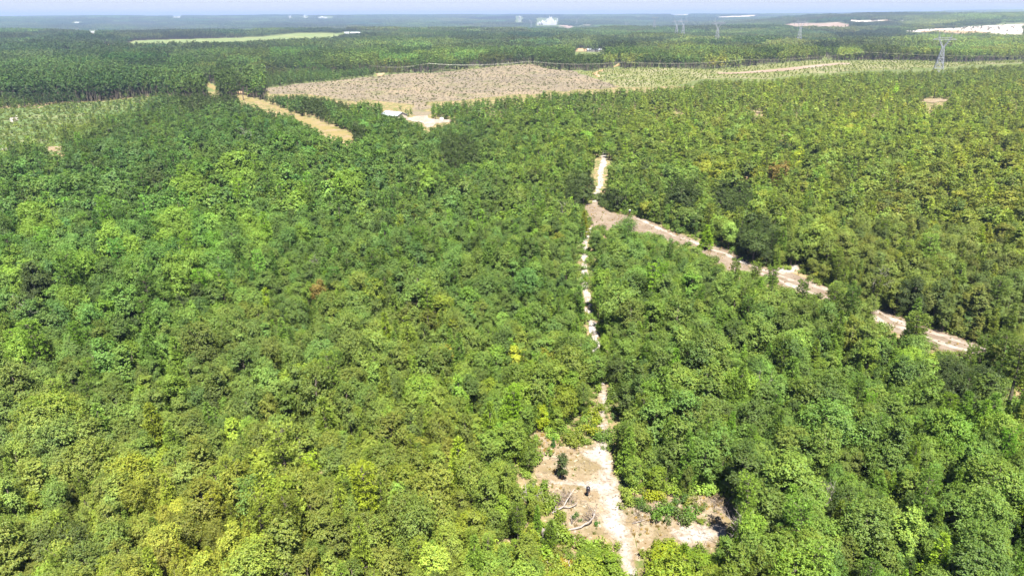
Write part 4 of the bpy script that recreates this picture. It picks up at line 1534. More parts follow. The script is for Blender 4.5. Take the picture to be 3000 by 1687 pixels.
P = jitter_points(55, 130, 1.1, g1, 0.5)
z = terrain(P[:, 0], P[:, 1])
bx, by, dep = project(np.column_stack([P, z]))
ok = (in_poly(bx, by, PAD) & ~in_poly(bx, by, TRACK_WHITE) & (g1.random(len(P)) < 0.35)) | (in_poly(bx, by, CLEAR_R) & (g1.random(len(P)) < 0.5)) | (in_poly(bx, by, TRACK_WHITE) & (g1.random(len(P)) < 0.06))
P, z = P[ok], z[ok]
n = len(P)
s = g1.uniform(0.6, 1.5, n)
put('fallen_sticks', P, z + 0.03, g1.choice(IDX['st'], n), g1.random(n) * 6.28, np.column_stack([s, s, s]), np.full((n, 3), 0.1))


# ------------------------------------------------------------------ masses as geometry-node instances
def scatter_tree():
    ng = bpy.data.node_groups.new('scatter', 'GeometryNodeTree')
    ng.interface.new_socket('Geometry', in_out='INPUT', socket_type='NodeSocketGeometry')
    ng.interface.new_socket('Geometry', in_out='OUTPUT', socket_type='NodeSocketGeometry')
    N = ng.nodes
    gi, go = N.new('NodeGroupInput'), N.new('NodeGroupOutput')
    iop = N.new('GeometryNodeInstanceOnPoints')
    ci = N.new('GeometryNodeCollectionInfo')
    ci.inputs['Collection'].default_value = PROTO
    ci.inputs['Separate Children'].default_value = True
    ci.inputs['Reset Children'].default_value = True

    def attr(name, typ):
        a = N.new('GeometryNodeInputNamedAttribute')
        a.data_type = typ
        a.inputs['Name'].default_value = name
        return a.outputs['Attribute']
    L = ng.links
    L.new(gi.outputs[0], iop.inputs['Points'])
    L.new(ci.outputs[0], iop.inputs['Instance'])
    iop.inputs['Pick Instance'].default_value = True
    L.new(attr('shape_index', 'INT'), iop.inputs['Instance Index'])
    cx = N.new('ShaderNodeCombineXYZ')
    L.new(attr('turn', 'FLOAT'), cx.inputs[2])
    e2r = N.new('FunctionNodeEulerToRotation')
    L.new(cx.outputs[0], e2r.inputs[0])
    L.new(e2r.outputs[0], iop.inputs['Rotation'])
    L.new(attr('size', 'FLOAT_VECTOR'), iop.inputs['Scale'])
    L.new(iop.outputs[0], go.inputs[0])
    return ng


SCATTER = scatter_tree()


def mass(name, label):
    parts = WOODS[name]
    P = np.concatenate([p[0] for p in parts]).astype(np.float32)
    idx = np.concatenate([p[1] for p in parts]).astype(np.int32)
    rot = np.concatenate([p[2] for p in parts]).astype(np.float32)
    scl = np.concatenate([p[3] for p in parts]).astype(np.float32)
    tint = np.concatenate([p[4] for p in parts]).astype(np.float32)
    n = len(P)
    me = bpy.data.meshes.new(name)
    me.vertices.add(n)
    me.vertices.foreach_set('co', P.ravel())
    a = me.attributes.new('shape_index', 'INT', 'POINT')
    a.data.foreach_set('value', idx)
    a = me.attributes.new('turn', 'FLOAT', 'POINT')
    a.data.foreach_set('value', rot)
    a = me.attributes.new('size', 'FLOAT_VECTOR', 'POINT')
    a.data.foreach_set('vector', scl.ravel())
    a = me.attributes.new('tint', 'FLOAT_COLOR', 'POINT')
    a.data.foreach_set('color', np.column_stack([tint, np.ones(n, np.float32)]).astype(np.float32).ravel())
    me.update()
    o = link(name, me)
    md = o.modifiers.new('scatter', 'NODES')
    md.node_group = SCATTER
    tag(o, label, 'forest' if 'wood' in name or 'forest' in name or 'plantation' in name else 'vegetation', None, 'stuff')
    print('mass', name, n)
    return o


mass('oak_woodland', 'unbroken mixed oak woods filling the middle of the view')
mass('pine_woodland', 'pines and young pines mixed through the oak woods')
mass('pine_plantation', 'even pine plantations beyond the clear-cut and the seedling field')
mass('far_forest', 'hazy blue green forest reaching to the skyline')
mass('undergrowth', 'low leafy undergrowth on the floor of the near woods')
mass('scrub_growth', 'low yellow green scrub growing in the field at the left edge')
mass('clear_cut_debris', 'stumps and broken stems scattered over the clear-cut field')
mass('clear_cut_sprouts', 'low green sprouts dotted over the clear-cut field')
mass('seedling_rows', 'rows of young pine seedlings in the tan field on the right')
mass('quarry_bushes', 'scattered dark bushes on the slopes of the far sand quarry')
mass('fallen_sticks', 'small dead sticks littering the clearings')
mass('dry_grass', 'straw coloured grass tufts and weeds on the clearings and road verges')


# ------------------------------------------------------------------ dead wood
def twigs(mb, p, d, L, r, lev, gen, spread=0.8, nb=3, up=0.04):
    q = [np.array(p, float)]
    dirn = np.array(d, float)
    dirn /= np.linalg.norm(dirn)
    for _ in range(3):
        dirn = dirn + gen.normal(size=3) * 0.15 + np.array((0, 0, up))
        dirn /= np.linalg.norm(dirn)
        n_ = q[-1] + dirn * L / 3
        n_[2] = max(n_[2], 0.05)
        q.append(n_)
    mb.tube(q, [r, r * 0.85, r * 0.7, r * 0.5], 4 if r > 0.02 else 3, cap=False)
    if lev <= 0:
        return
    for i in range(nb):
        t = gen.uniform(0.3, 1.0) if i else 1.0
        j = min(2, int(t * 3))
        sidev = gen.normal(size=3)
        nd = dirn + sidev / np.linalg.norm(sidev) * spread
        twigs(mb, q[j] + (q[j + 1] - q[j]) * (t * 3 - j), nd, L * gen.uniform(0.5, 0.8), r * 0.58, lev - 1, gen, spread, nb, up)


for k, (px, py, H, lab, nm) in enumerate([
        (75, 905, 13.0, 'tall pale dead snag leaning out of the woods near the left edge', 'dead_tree'),
        (412, 700, 10.0, 'grey leafless crown among the lime green trees on the left', 'dead_tree'),
        (935, 760, 8.0, 'small pale leafless tree left of centre above the pyramid-shaped tree', 'dead_tree'),
        (735, 390, 14.0, 'thin pale bare stems in the tall woods at the upper left', 'dead_tree'),
        (2562, 815, 9.0, 'silver grey leafless tree on the far side of the dirt road', 'dead_tree'),
        (816, 1655, 7.0, 'white leafless tree top at the bottom edge left of centre', 'dead_tree'),
        (815, 1285, 7.5, 'grey leafless tree deep in the woods left of the clearing', 'dead_tree'),
        (1545, 1452, 5.0, 'grey twiggy bare tree left of the fallen branches', 'dead_tree'),
        (2385, 1440, 7.5, 'pale bare branches poking out of the woods at the lower right', 'dead_tree'),
        (2205, 1555, 7.5, 'white bare branch tips in the oaks right of the white sand patch', 'dead_tree'),
        (2960, 480, 7.0, 'grey leafless tree among the young pines at the right edge', 'dead_tree'),
        (1890, 490, 7.0, 'grey leafless tree in the scrub beyond the road junction', 'dead_tree'),
        (1172, 905, 8.0, 'pale bare tree between dark oaks in the middle of the woods', 'dead_tree'),
        (1775, 228, 9.0, 'pale grey bare tree standing alone at the clear-cut edge', 'dead_tree'),
        (1640, 605, 8.0, 'thin bare grey tree left of the road junction', 'dead_tree'),
        (2245, 1120, 8.5, 'grey bare tree in the woods below the dirt road', 'dead_tree')]):
    p = crown_at(px, py, H, 0.75)
    tr, br = bare_tree(700 + k, H, 0.40, 4, 0.10 + 0.006 * H)
    o = empty(nm, p, k * 1.3)
    mat = M_PALE
    tr.build('trunk', [mat], o, True)
    br.build('branches', [mat], o)
    tag(o, lab, 'dead tree')


def fallen(name, pts, r0, r1, lab, seed, spray=None, limbs=(), mat=None):
    W = [at(x, y, h) for x, y, h in pts]
    base = W[0].copy()
    base[2] = float(terrain(base[0], base[1]))
    o = empty(name, base)
    L = [tuple(w - base) for w in W]
    n = len(L)
    m = MB()
    m.tube(L, [r0 + (r1 - r0) * i / (n - 1) for i in range(n)], 8)
    m.build('trunk', [mat or M_PALE], o, True)
    for lp, ra, rb in limbs:
        mm = MB()
        Q = [tuple(at(x, y, h) - base) for x, y, h in lp]
        mm.tube(Q, [ra + (rb - ra) * i / (len(Q) - 1) for i in range(len(Q))], 6)
        mm.build('limb', [mat or M_PALE], o, True)
    if spray:
        gen = np.random.default_rng(seed)
        mm = MB()
        for start, dirs, Ls, lev, nn in spray:
            s0 = at(*start) - base
            for _ in range(nn):
                d = np.array(dirs, float) + gen.normal(size=3) * 0.55
                twigs(mm, s0 + gen.normal(size=3) * 0.12, d, Ls * gen.uniform(0.6, 1.1), 0.026, lev, gen, 0.75, 3, 0.0)
        mm.build('twigs', [M_TWIG], o)
    tag(o, lab, 'fallen tree')
    return o


fallen('fallen_tree', [(1643, 1559, 0.16), (1660, 1552, 0.18), (1682, 1548, 0.25), (1702, 1543, 0.4), (1712, 1535, 0.6), (1728, 1527, 0.95), (1738, 1516, 1.5), (1742, 1503, 2.1)], 0.15, 0.09,
       'curved pale fallen trunk ending in a grey ball of twigs beside the track', 81,
       [((1740, 1508, 1.8), (-0.5, 0.6, 0.5), 1.0, 3, 9), ((1735, 1515, 1.2), (-0.6, 0.5, 0.2), 0.9, 3, 6), ((1748, 1512, 0.8), (0.4, 0.6, 0.1), 0.7, 2, 4)],
       [([(1734, 1521, 1.2), (1722, 1505, 1.5), (1712, 1496, 1.7)], 0.05, 0.02), ([(1740, 1510, 1.8), (1736, 1495, 2.2), (1728, 1486, 2.4)], 0.05, 0.02), ([(1742, 1503, 2.1), (1745, 1492, 2.3)], 0.05, 0.02)])
fallen('fallen_tree', [(1618, 1502, 0.25), (1636, 1491, 0.4), (1652, 1482, 0.5), (1660, 1466, 0.9), (1670, 1450, 1.4), (1684, 1430, 2.0)], 0.14, 0.05,
       'forked pale fallen tree with brown twigs left of the feeder', 82,
       [((1640, 1472, 0.4), (-0.2, 0.7, 0.4), 1.2, 3, 8), ((1670, 1472, 0.4), (0.4, 0.5, 0.3), 1.0, 3, 7), ((1655, 1455, 0.6), (0.0, 0.8, 0.3), 1.0, 3, 7)],
       [([(1652, 1484, 0.4), (1668, 1486, 0.35), (1682, 1480, 0.5), (1693, 1470, 0.8)], 0.09, 0.04), ([(1655, 1478, 0.6), (1644, 1462, 1.0), (1640, 1446, 1.4)], 0.05, 0.02),
        ([(1626, 1500, 0.3), (1628, 1478, 0.8), (1624, 1462, 1.2)], 0.06, 0.025), ([(1668, 1452, 1.3), (1672, 1440, 1.6), (1668, 1432, 1.8)], 0.04, 0.02)])
fallen('fallen_branch', [(1852, 1533, 0.15), (1872, 1527, 0.3), (1895, 1520, 0.5), (1910, 1513, 0.7)], 0.05, 0.02, 'thin grey fallen branch on the right bank of the track', 83,
       [((1880, 1524, 0.3), (-0.8, 0.3, 0.1), 1.4, 2, 7), ((1860, 1510, 0.1), (0.5, 0.5, 0.1), 1.2, 2, 6)])
fallen('fallen_branch', [(1680, 1663, 0.1), (1669, 1658, 0.25), (1665, 1648, 0.4), (1668, 1640, 0.6)], 0.09, 0.06, 'short bone white crooked branch near the bottom edge left of the track', 84)
fallen('fallen_branch', [(1617, 1682, 0.1), (1612, 1660, 0.5), (1602, 1642, 1.0)], 0.045, 0.03, 'straight pale pole lying below the broken stump', 85)
fallen('fallen_branch', [(2148, 1447, 1.2), (2138, 1462, 0.7), (2128, 1475, 0.3)], 0.05, 0.03, 'slanting pale stick at the right end of the brushy clearing', 86,
       [((2115, 1470, 0.2), (-0.6, 0.3, 0.2), 1.3, 2, 9), ((2095, 1490, 0.1), (0.5, 0.6, 0.15), 1.2, 2, 9), ((2120, 1500, 0.1), (0.0, 0.6, 0.2), 1.2, 2, 8)])
fallen('fallen_branch', [(1675, 1535, 0.1), (1674, 1512, 0.9), (1682, 1502, 1.3)], 0.05, 0.025, 'upright forked pale branch behind the curved fallen trunk', 87, [((1678, 1530, 0.2), (0.3, 0.3, 0.3), 0.8, 2, 6)],
       [([(1674, 1514, 0.9), (1669, 1505, 1.2)], 0.04, 0.02)])


def stump(px, py, r, h, lab, seed, lean=(0, 0)):
    gen = np.random.default_rng(seed)
    p = at(px, py)
    o = empty('stump', p)
    m = MB()
    k = 14
    P = []
    for lev, (rr, z) in enumerate([(1.25, 0), (1.02, 0.25), (0.95, 0.6), (0.85, 1.0)]):
        for i in range(k):
            a = 6.283 * i / k
            q = r * rr * (1 + 0.12 * math.sin(3 * a + seed) + gen.normal() * 0.04)
            zz = h * z * (1 if lev < 3 else gen.uniform(0.7, 1.15))
            P.append((q * math.cos(a) + lean[0] * z, q * math.sin(a) + lean[1] * z, zz))
    F = []
    for lev in range(3):
        for i in range(k):
            j = (i + 1) % k
            F.append((lev * k + i, lev * k + j, (lev + 1) * k + j, (lev + 1) * k + i))
    P.append((lean[0], lean[1], h * 0.62))
    F += [(3 * k + i, 3 * k + (i + 1) % k, 4 * k) for i in range(k)]
    m.add(P, F)
    m.build('wood', [M_PALE], o)
    m2 = MB()
    for i in range(5):
        a = i * 1.256 + 0.4
        m2.tube([(r * math.cos(a), r * math.sin(a), 0.15), (r * 1.7 * math.cos(a), r * 1.7 * math.sin(a), 0.02)], [0.12 * r / 0.4, 0.03], 5)
    m2.build('roots', [M_PALE], o)
    tag(o, lab, 'stump')
    return o


stump(1599, 1596, 0.34, 2.1, 'tall broken pale stump at the lower left of the clearing', 3, (-0.25, 0.5))
stump(1617, 1598, 0.22, 0.7, 'small pale stump right beside the tall broken one', 5)


# ------------------------------------------------------------------ feeders
def feeder(px, py, lab, white_lid=False, s=1.0):
    p = at(px, py)
    o = empty('game_feeder', p, 0.5, s)
    m = MB()
    m.lathe([(0.20, 0.95), (0.27, 1.02), (0.285, 1.1), (0.275, 1.13), (0.285, 1.16), (0.29, 1.38), (0.275, 1.41), (0.29, 1.44), (0.285, 1.62), (0.26, 1.68)], 20)
    m.build('barrel', [M_BLACK], o, True)
    m = MB()
    m.lathe([(0.275, 1.682), (0.30, 1.69), (0.30, 1.73), (0.24, 1.79), (0.08, 1.83), (0.05, 1.86)], 20)
    m.build('lid', [M_WHITE if white_lid else M_BLACK], o, True)
    m = MB()
    m.lathe([(0.07, 0.72), (0.09, 0.74), (0.09, 0.86), (0.05, 0.949)], 10)
    spin = m.build('spinner_box', [M_METAL], o)
    m = MB()
    m.lathe([(0.13, 0.695), (0.14, 0.70), (0.13, 0.715)], 12)
    m.build('spinner_plate', [M_METAL], spin)
    for k in range(3):
        a = 6.283 * k / 3 + 0.3
        c, s_ = math.cos(a), math.sin(a)
        m = MB()
        m.tube([(0.29 * c, 0.29 * s_, 1.3), (0.33 * c, 0.33 * s_, 1.0), (0.72 * c, 0.72 * s_, 0.0)], [0.024, 0.024, 0.024], 6)
        leg = m.build('leg', [M_RUST], o)
        m = MB()
        m.box((0.72 * c, 0.72 * s_, 0.015), (0.12, 0.12, 0.03))
        m.build('foot', [M_RUST], leg)
    tag(o, lab, 'feeder')


feeder(1722, 1456, 'black barrel game feeder on three thin legs beside the sandy track')
feeder(1844, 634, 'small dark feeder with a white top under the trees at the road junction', True, 1.3)


# ------------------------------------------------------------------ buildings
def gable_house(name, p, rz, L, W, hw, hr, roofm, wallm, lab, cat, detail=True, over=0.5):
    o = empty(name, p, rz)
    m = MB()
    x, y = L / 2, W / 2
    m.add([(-x, -y, 0), (x, -y, 0), (x, y, 0), (-x, y, 0), (-x, -y, hw), (x, -y, hw), (x, y, hw), (-x, y, hw), (-x, 0, hr - 0.05), (x, 0, hr - 0.05)],
          [(0, 1, 5, 4), (2, 3, 7, 6), (1, 2, 6, 9, 5), (3, 0, 4, 8, 7)])
    m.build('wall', [wallm], o)
    sl = (hr - hw) / y
    for sgn in (-1, 1):
        m = MB()
        e = y + over
        ze = hw - over * sl
        t = 0.08
        P = [(-x - over, sgn * e, ze), (x + over, sgn * e, ze), (x + over, 0, hr), (-x - over, 0, hr)]
        m.add(P + [(a, b, c + t) for a, b, c in P], [(0, 1, 2, 3), (7, 6, 5, 4), (0, 4, 5, 1), (1, 5, 6, 2), (3, 7, 4, 0), (2, 6, 7, 3)])
        rp = m.build('roof_panel', [roofm], o)
        if detail:
            mm = MB()
            n = int(L / 0.9)
            for k in range(n + 1):
                xx = -x - over + 0.05 + (L + 2 * over - 0.1) * k / n
                mm.tube([(xx, sgn * e, ze + t + 0.02), (xx, sgn * 0.03, hr + t + 0.02)], [0.025, 0.025], 4)
            mm.build('standing_seams', [roofm], rp)
    m = MB()
    m.box((0, 0, hr + 0.12), (L + 2 * over + 0.1, 0.35, 0.07))
    m.build('ridge_cap', [M_METAL], o)
    if detail:
        m = MB()
        m.box((0.5, -y - 0.03, 1.05), (1.0, 0.06, 2.1))
        d = m.build('door', [M_WHITE], o)
        m = MB()
        m.box((0.85, -y - 0.08, 1.0), (0.08, 0.05, 0.08))
        m.build('handle', [M_METAL], d)
        for wx in (-4.6, -2.4, 3.0, 5.2):
            if abs(wx) > x - 1:
                continue
            m = MB()
            m.box((wx, -y - 0.03, 1.5), (1.1, 0.06, 1.2))
            w = m.build('window', [M_WHITE], o)
            m = MB()
            m.box((wx, -y - 0.065, 1.5), (0.9, 0.02, 1.0))
            m.build('pane', [M_GLASS], w)
    tag(o, lab, cat)
    return o


hp = at(1156, 340)
hp2 = crown_at(1154, 330, 4.6, 0.85)
gable_house('house', hp2, math.atan2(-9.0, 12.7), 14.5, 10.0, 2.6, 4.6, M_ROOF, M_WALL, 'house with a bright white metal roof half hidden in the trees', 'house')
p = at(1294, 354)
o = empty('storage_tank', p)
m = MB()
m.lathe([(1.3, 0.0), (1.35, 0.2), (1.35, 1.6), (0.9, 2.0), (0.3, 2.15)], 16)
m.build('tank', [M_WHITE], o, True)
m = MB()
m.lathe([(0.3, 2.15), (0.32, 2.3), (0.1, 2.36)], 10)
m.build('cap', [M_METAL], o)
tag(o, 'small white tank in the sandy yard right of the white roofed house', 'tank')

gable_house('shed', at(1750, 152), 0.06, 40, 12, 3.6, 5.6, M_METAL, M_SHED, 'long pale shed standing in the pine plantation beyond the orange lane', 'shed', False)
gable_house('barn', at(1042, 101.5), -0.1, 34, 14, 4.5, 8.0, M_ROOF, M_WHITE, 'long white roofed barn at the right end of the far pasture', 'barn', False)
gable_house('barn', at(1016, 100), 0.3, 16, 12, 4.0, 6.5, M_ROOF, M_WHITE, 'smaller white barn to the left of the long white roofed barn', 'barn', False)
gable_house('shed', at(275, 96), 0.2, 26, 12, 4.0, 6.5, M_WHITE, M_WHITE, 'white shed beside the pale lane at the upper left', 'shed', False)
gable_house('house', at(226, 69), 0.1, 34, 16, 6.0, 10, M_WHITE, M_WHITE, 'tiny white house far off at the upper left', 'house', False)


def water_tower(px, py, hpx, lab):
    p = at(px, py)
    dep = project(p[None])[2][0]
    H = hpx * dep / F_PX
    o = empty('water_tower', p, 0, H / 40.0)
    m = MB()
    m.lathe([(0.8, 27), (5.5, 29), (6.5, 32), (6.5, 36), (4.5, 38.6), (0.6, 40)], 20)
    m.build('tank', [M_WHITE], o, True)
    for k in range(6):
        a = 6.283 * k / 6 + 0.3
        m = MB()
        m.tube([(8.5 * math.cos(a), 8.5 * math.sin(a), 0), (5.8 * math.cos(a), 5.8 * math.sin(a), 30)], [0.75, 0.75], 6)
        m.build('leg', [M_WHITE], o)
    m = MB()
    m.lathe([(1.3, 0), (1.3, 27.5)], 10)
    m.build('riser', [M_WHITE], o)
    tag(o, lab, 'water tower')


water_tower(1522, 66, 17, 'white water tower on legs under the skyline left of the white plant')


def plant_works(px, py, wpx, lab):
    p = at(px, py)
    dep = project(p[None])[2][0]
    s = wpx * dep / F_PX / 150.0
    o = empty('industrial_plant', p, 0, s)
    for nm, c, sz in [('hall', (-52, 0, 8), (46, 30, 16)), ('hall', (-18, -6, 11), (36, 34, 22)), ('hall', (10, -12, 16), (30, 36, 32)), ('process_tower', (22, 0, 26), (20, 20, 52)),
                      ('process_tower', (34, -4, 21), (14, 18, 42)), ('hall', (50, -6, 12), (30, 30, 24)), ('process_tower', (2, 4, 22), (12, 14, 44)), ('hall', (5, -34, 6), (34, 16, 12))]:
        m = MB()
        m.box(c, sz)
        m.build(nm, [M_WHITE], o)
    for x, y, r, h in [(-58, -20, 5, 22), (-40, -20, 6, 26), (-34, 8, 5, 30), (60, 6, 6, 30), (44, 14, 6, 34)]:
        m = MB()
        m.lathe([(r, 0), (r, h * 0.9), (r * 0.5, h)], 14, 0, (x, y, 0))
        m.build('silo', [M_WHITE], o, True)
    for x, y, h in [(72, 0, 46), (-38, 0, 38), (14, 8, 64), (30, 10, 60)]:
        m = MB()
        m.lathe([(1.8, 0), (1.2, h)], 10, 0, (x, y, 0))
        m.build('stack', [M_WHITE], o, True)
    m = MB()
    m.tube([(-30, -10, 20), (18, 0, 48)], [2.2, 2.2], 6)
    m.build('conveyor', [M_WHITE], o)
    tag(o, lab, 'plant')


plant_works(1604, 74, 60, 'white industrial plant with stacks and silos under the skyline')


def far_works(px, py, wpx, hpx, boxes, lab, nm):
    p = at(px, py)
    dep = project(p[None])[2][0]
    o = empty(nm, p)
    for k, (x, w, h) in enumerate(boxes):
        m = MB()
        W_, H_ = w * wpx * dep / F_PX, h * hpx * dep / F_PX
        X_ = x * wpx * dep / F_PX
        if w < 0.3:
            m.lathe([(W_ / 2, 0), (W_ / 2, H_ * 0.9), (W_ * 0.2, H_)], 14, 0, (X_, 0, 0))
            m.build('silo', [M_WHITE], o, True)
        else:
            m.add(*gable_mesh(X_, W_, W_ * 0.6, H_))
            m.build('hall', [M_WHITE], o)
    tag(o, lab, 'works')


def gable_mesh(x, w, d, h):
    a, b = x - w / 2, x + w / 2
    y = d / 2
    hw = h * 0.8
    return ([(a, -y, 0), (b, -y, 0), (b, y, 0), (a, y, 0), (a, -y, hw), (b, -y, hw), (b, y, hw), (a, y, hw), (a, 0, h), (b, 0, h)],
            [(0, 1, 5, 4), (2, 3, 7, 6), (1, 2, 6, 9, 5), (3, 0, 4, 8, 7), (4, 5, 9, 8), (6, 7, 8, 9)])


far_works(518, 54, 20, 4.5, [(-0.35, 0.25, 1.0), (0.0, 0.35, 0.6), (0.3, 0.4, 0.8)], 'cluster of white sheds near the skyline at the upper left', 'farm_works')
far_works(850, 54, 5, 6.5, [(-0.2, 0.6, 0.8), (0.3, 0.28, 1.0)], 'single white tower block on the skyline left of centre', 'silo_works')
far_works(894, 54, 7, 6.5, [(-0.1, 0.5, 1.0), (0.5, 0.7, 0.35)], 'white tower with a low wing on the skyline, second from the left', 'silo_works')
far_works(945, 54.5, 24, 5.5, [(-0.3, 0.3, 0.55), (-0.05, 0.28, 1.0), (0.1, 0.35, 0.7), (0.45, 0.3, 0.5)], 'spread of white sheds on the skyline, just right of the two white towers', 'farm_works')


# ------------------------------------------------------------------ power lines
def lattice(mb, A0, A1, r):
    mb.tube([A0, A1], [r, r], 4, cap=False)


def make_pylon():
    parts = {}
    r = 0.17
    z0, zw = 0.0, 29.0

    def hwid(z):
        return 5.2 + (1.15 - 5.2) * (z / zw) ** 0.92
    corners = ((-1, -1), (1, -1), (1, 1), (-1, 1))
    legs = []
    for sx, sy in corners:
        m = MB()
        pts = [(sx * hwid(z), sy * hwid(z), z) for z in np.linspace(0, zw, 6)]
        m.tube(pts, [0.24] * 6, 4)
        legs.append(m)
    m = MB()
    zs = [0, 7, 13, 18, 22.5, 26, 29]
    for a, b in zip(zs[:-1], zs[1:]):
        for i in range(4):
            c0, c1 = corners[i], corners[(i + 1) % 4]
            lattice(m, (c0[0] * hwid(a), c0[1] * hwid(a), a), (c1[0] * hwid(b), c1[1] * hwid(b), b), r)
            lattice(m, (c1[0] * hwid(a), c1[1] * hwid(a), a), (c0[0] * hwid(b), c0[1] * hwid(b), b), r)
            lattice(m, (c0[0] * hwid(b), c0[1] * hwid(b), b), (c1[0] * hwid(b), c1[1] * hwid(b), b), r)
    body = m
    prongs = []
    for s in (-1, 1):
        m = MB()
        for sy in (-1, 1):
            m.tube([(s * 1.1, sy * 1.1, 29), (s * 5.4, sy * 0.8, 36.5), (s * 5.6, sy * 0.5, 39.5)], [0.2] * 3, 4)
            m.tube([(s * 0.2, sy * 1.1, 29), (s * 3.9, sy * 0.8, 36.5), (s * 5.6, sy * 0.5, 39.5)], [0.16] * 3, 4)
        for k in range(4):
            t = k / 4
            lattice(m, (s * (1.1 + 4.3 * t), -1, 29 + 7.5 * t), (s * (0.2 + 3.7 * (t + .25)), 1, 29 + 7.5 * (t + .25)), 0.12)
        prongs.append(m)
    arm = MB()
    for y in (-0.7, 0.7):
        arm.tube([(-11.5, 0, 37.0), (-5.5, y, 38.6), (5.5, y, 38.6), (11.5, 0, 37.0)], [0.17] * 4, 4)
        arm.tube([(-11.5, 0, 37.0), (-5.5, y, 36.6), (5.5, y, 36.6), (11.5, 0, 37.0)], [0.17] * 4, 4)
    for k in range(8):
        x = -9.5 + k * 2.4
        lattice(arm, (x, 0.3, 36.8), (x + 1.2, -0.3, 38.2), 0.11)
        lattice(arm, (x + 1.2, -0.3, 38.2), (x + 2.4, 0.3, 36.8), 0.11)
    peaks = []
    for s in (-1, 1):
        m = MB()
        for dx, dy in ((-0.7, -0.5), (0.7, -0.5), (0.7, 0.5), (-0.7, 0.5)):
            m.tube([(s * 5.6 + dx, dy, 38.6), (s * 6.4, 0, 45)], [0.15, 0.12], 4)
        peaks.append(m)
    ins = []
    for x in (-10.8, 0, 10.8):
        m = MB()
        m.lathe([(0.10, 32.6), (0.2, 32.8), (0.12, 33.4), (0.2, 34.0), (0.12, 34.8), (0.2, 35.4), (0.1, 36.6)], 6, 0, (x, 0, 0))
        ins.append(m)
    out = [('leg', l.mesh('leg', [M_METAL])) for l in legs] + [('body_lattice', body.mesh('body_lattice', [M_METAL]))]
    out += [('prong', q.mesh('prong', [M_METAL])) for q in prongs] + [('cross_arm', arm.mesh('cross_arm', [M_METAL]))]
    out += [('peak', q.mesh('peak', [M_METAL])) for q in peaks] + [('insulator', q.mesh('insulator', [M_GLASS])) for q in ins]
    return out


PYLON = make_pylon()
for px, ytop, hpx, lab in [(2772, 98, 90, 'tall steel lattice pylon at the far right, the nearest and largest one'),
                           (2346, 80, 48, 'steel lattice pylon between the largest one and the bare pink hillside'),
                           (2106, 60, 50, 'steel lattice pylon below the long white sand pit, third largest'),
                           (2003, 70, 36, 'hazy lattice pylon, right one of a close pair right of centre'),
                           (1984, 66, 37, 'hazy lattice pylon, left one of a close pair right of centre'),
                           (1917, 76, 28, 'hazy lattice pylon left of the close pair'),
                           (1836, 67, 22, 'faint lattice pylon, second from the white plant'),
                           (1556, 70, 16, 'faint lattice pylon just below and left of the white plant'),
                           (1690, 62, 14, 'faint lattice pylon right of the white plant')]:
    dist = 45.0 * F_PX * 0.93 / hpx
    v = FWD + RIGHT * ((px - 1500) / F_PX) + UP * ((843.5 - ytop) / F_PX)
    h = v[:2] / np.linalg.norm(v[:2]) * dist
    top_z = CAM_H + v[2] / np.linalg.norm(v[:2]) * dist
    gz = float(terrain(h[0], h[1]))
    o = empty('lattice_pylon', (h[0], h[1], gz), R(-20))
    ps = 1.0 if hpx > 60 else 1.3
    o.scale = (ps, ps, ps)
    for nm, me in PYLON:
        c = bpy.data.objects.new(nm, me)
        COL.objects.link(c)
        c.parent = o
    tag(o, lab, 'pylon', 'pylons of the high voltage line')

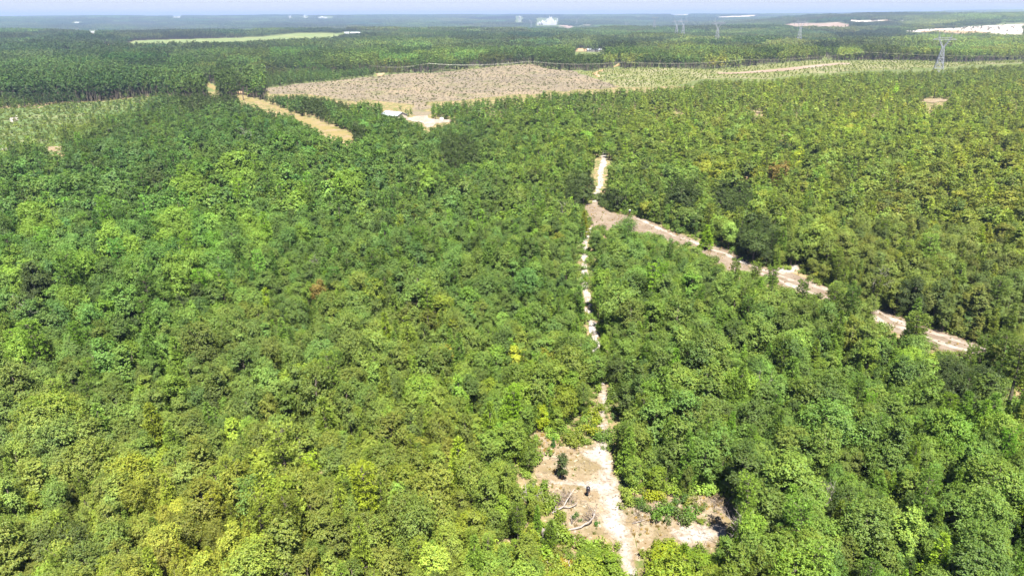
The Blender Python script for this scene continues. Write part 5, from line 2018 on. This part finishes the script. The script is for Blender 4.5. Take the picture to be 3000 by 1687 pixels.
POLES = [(1085, 224, 'utility pole at the left end of the line along the clear-cut'), (1254, 217, 'utility pole at the far edge of the clear-cut, left of centre'),
         (1551, 210, 'utility pole at the far edge of the clear-cut near the middle'), (1828, 213, 'utility pole near the orange dirt bank'),
         (2180, 205, 'utility pole in the dip of the seedling field'), (2522, 180, 'utility pole on the crest of the seedling field'), (3150, 190, 'utility pole beyond the right edge of the seedling field')]
tops = []
pole_parts = []
m = MB()
m.tube([(0, 0, 0), (0, 0, 12)], [0.2, 0.13], 8)
pole_parts.append(('shaft', m.mesh('shaft', [M_POLE], True)))
m = MB()
m.box((0, 0, 11.4), (2.4, 0.12, 0.14))
pole_parts.append(('cross_arm', m.mesh('cross_arm', [M_POLE])))
for x in (-1.1, 0.0, 1.1):
    m = MB()
    m.lathe([(0.05, 11.47), (0.08, 11.52), (0.05, 11.7)] if x else [(0.05, 12.0), (0.08, 12.06), (0.05, 12.2)], 6, 0, (x, 0, 0))
    pole_parts.append(('insulator', m.mesh('insulator', [M_GLASS])))
for px, py, lab in POLES:
    p = at(px, py)
    o = empty('utility_pole', p, R(70))
    for nm, me in pole_parts:
        c = bpy.data.objects.new(nm, me)
        COL.objects.link(c)
        c.parent = o
    tag(o, lab, 'pole', 'poles along the fields')
    tops.append(p)
for k in range(len(tops) - 1):
    a, b = tops[k], tops[k + 1]
    o = empty('overhead_line', a)
    for off, zz in (((0.0, 0.0), 12.15), ((math.cos(R(70)) * 1.1, math.sin(R(70)) * 1.1), 11.65), ((-math.cos(R(70)) * 1.1, -math.sin(R(70)) * 1.1), 11.65)):
        m = MB()
        pts = []
        for i in range(17):
            t = i / 16
            q = (b - a) * t
            pts.append((q[0] + off[0], q[1] + off[1], q[2] + zz - 4 * 3.0 * t * (1 - t)))
        m.tube(pts, [0.03] * 17, 4)
        m.build('wire', [M_WIRE], o)
    tag(o, ['sunlit wires over the left part of the clear-cut edge', 'sunlit wires over the middle of the clear-cut edge', 'sunlit wires between the clear-cut and the orange dirt bank',
            'sunlit wires over the left half of the seedling field', 'sunlit wires rising to the crest of the seedling field', 'sunlit wires running off to the right edge in front of the largest pylon'][k], 'wires', 'wires along the fields')

# ------------------------------------------------------------------ haze
zz = terrain(np.linspace(-24000, 24000, 241)[None, :], np.linspace(-24000, 24000, 241)[:, None])
zlo, zhi = float(zz.min()) - 8, float(zz.max()) + 32
m = MB()
m.box((0, 0, (zlo + zhi) / 2), (49000, 49000, zhi - zlo))
mh, nt, out = new_mat('haze')
pv = nt.nodes.new('ShaderNodeVolumePrincipled')
pv.inputs['Color'].default_value = (0.37, 0.50, 0.74, 1)
pv.inputs['Density'].default_value = 0.000095
pv.inputs['Anisotropy'].default_value = 0.15
nt.links.new(pv.outputs[0], out.inputs['Volume'])
hz = m.build('haze', [mh])
tag(hz, 'thin blue summer haze over the far forest', None, None, 'stuff')
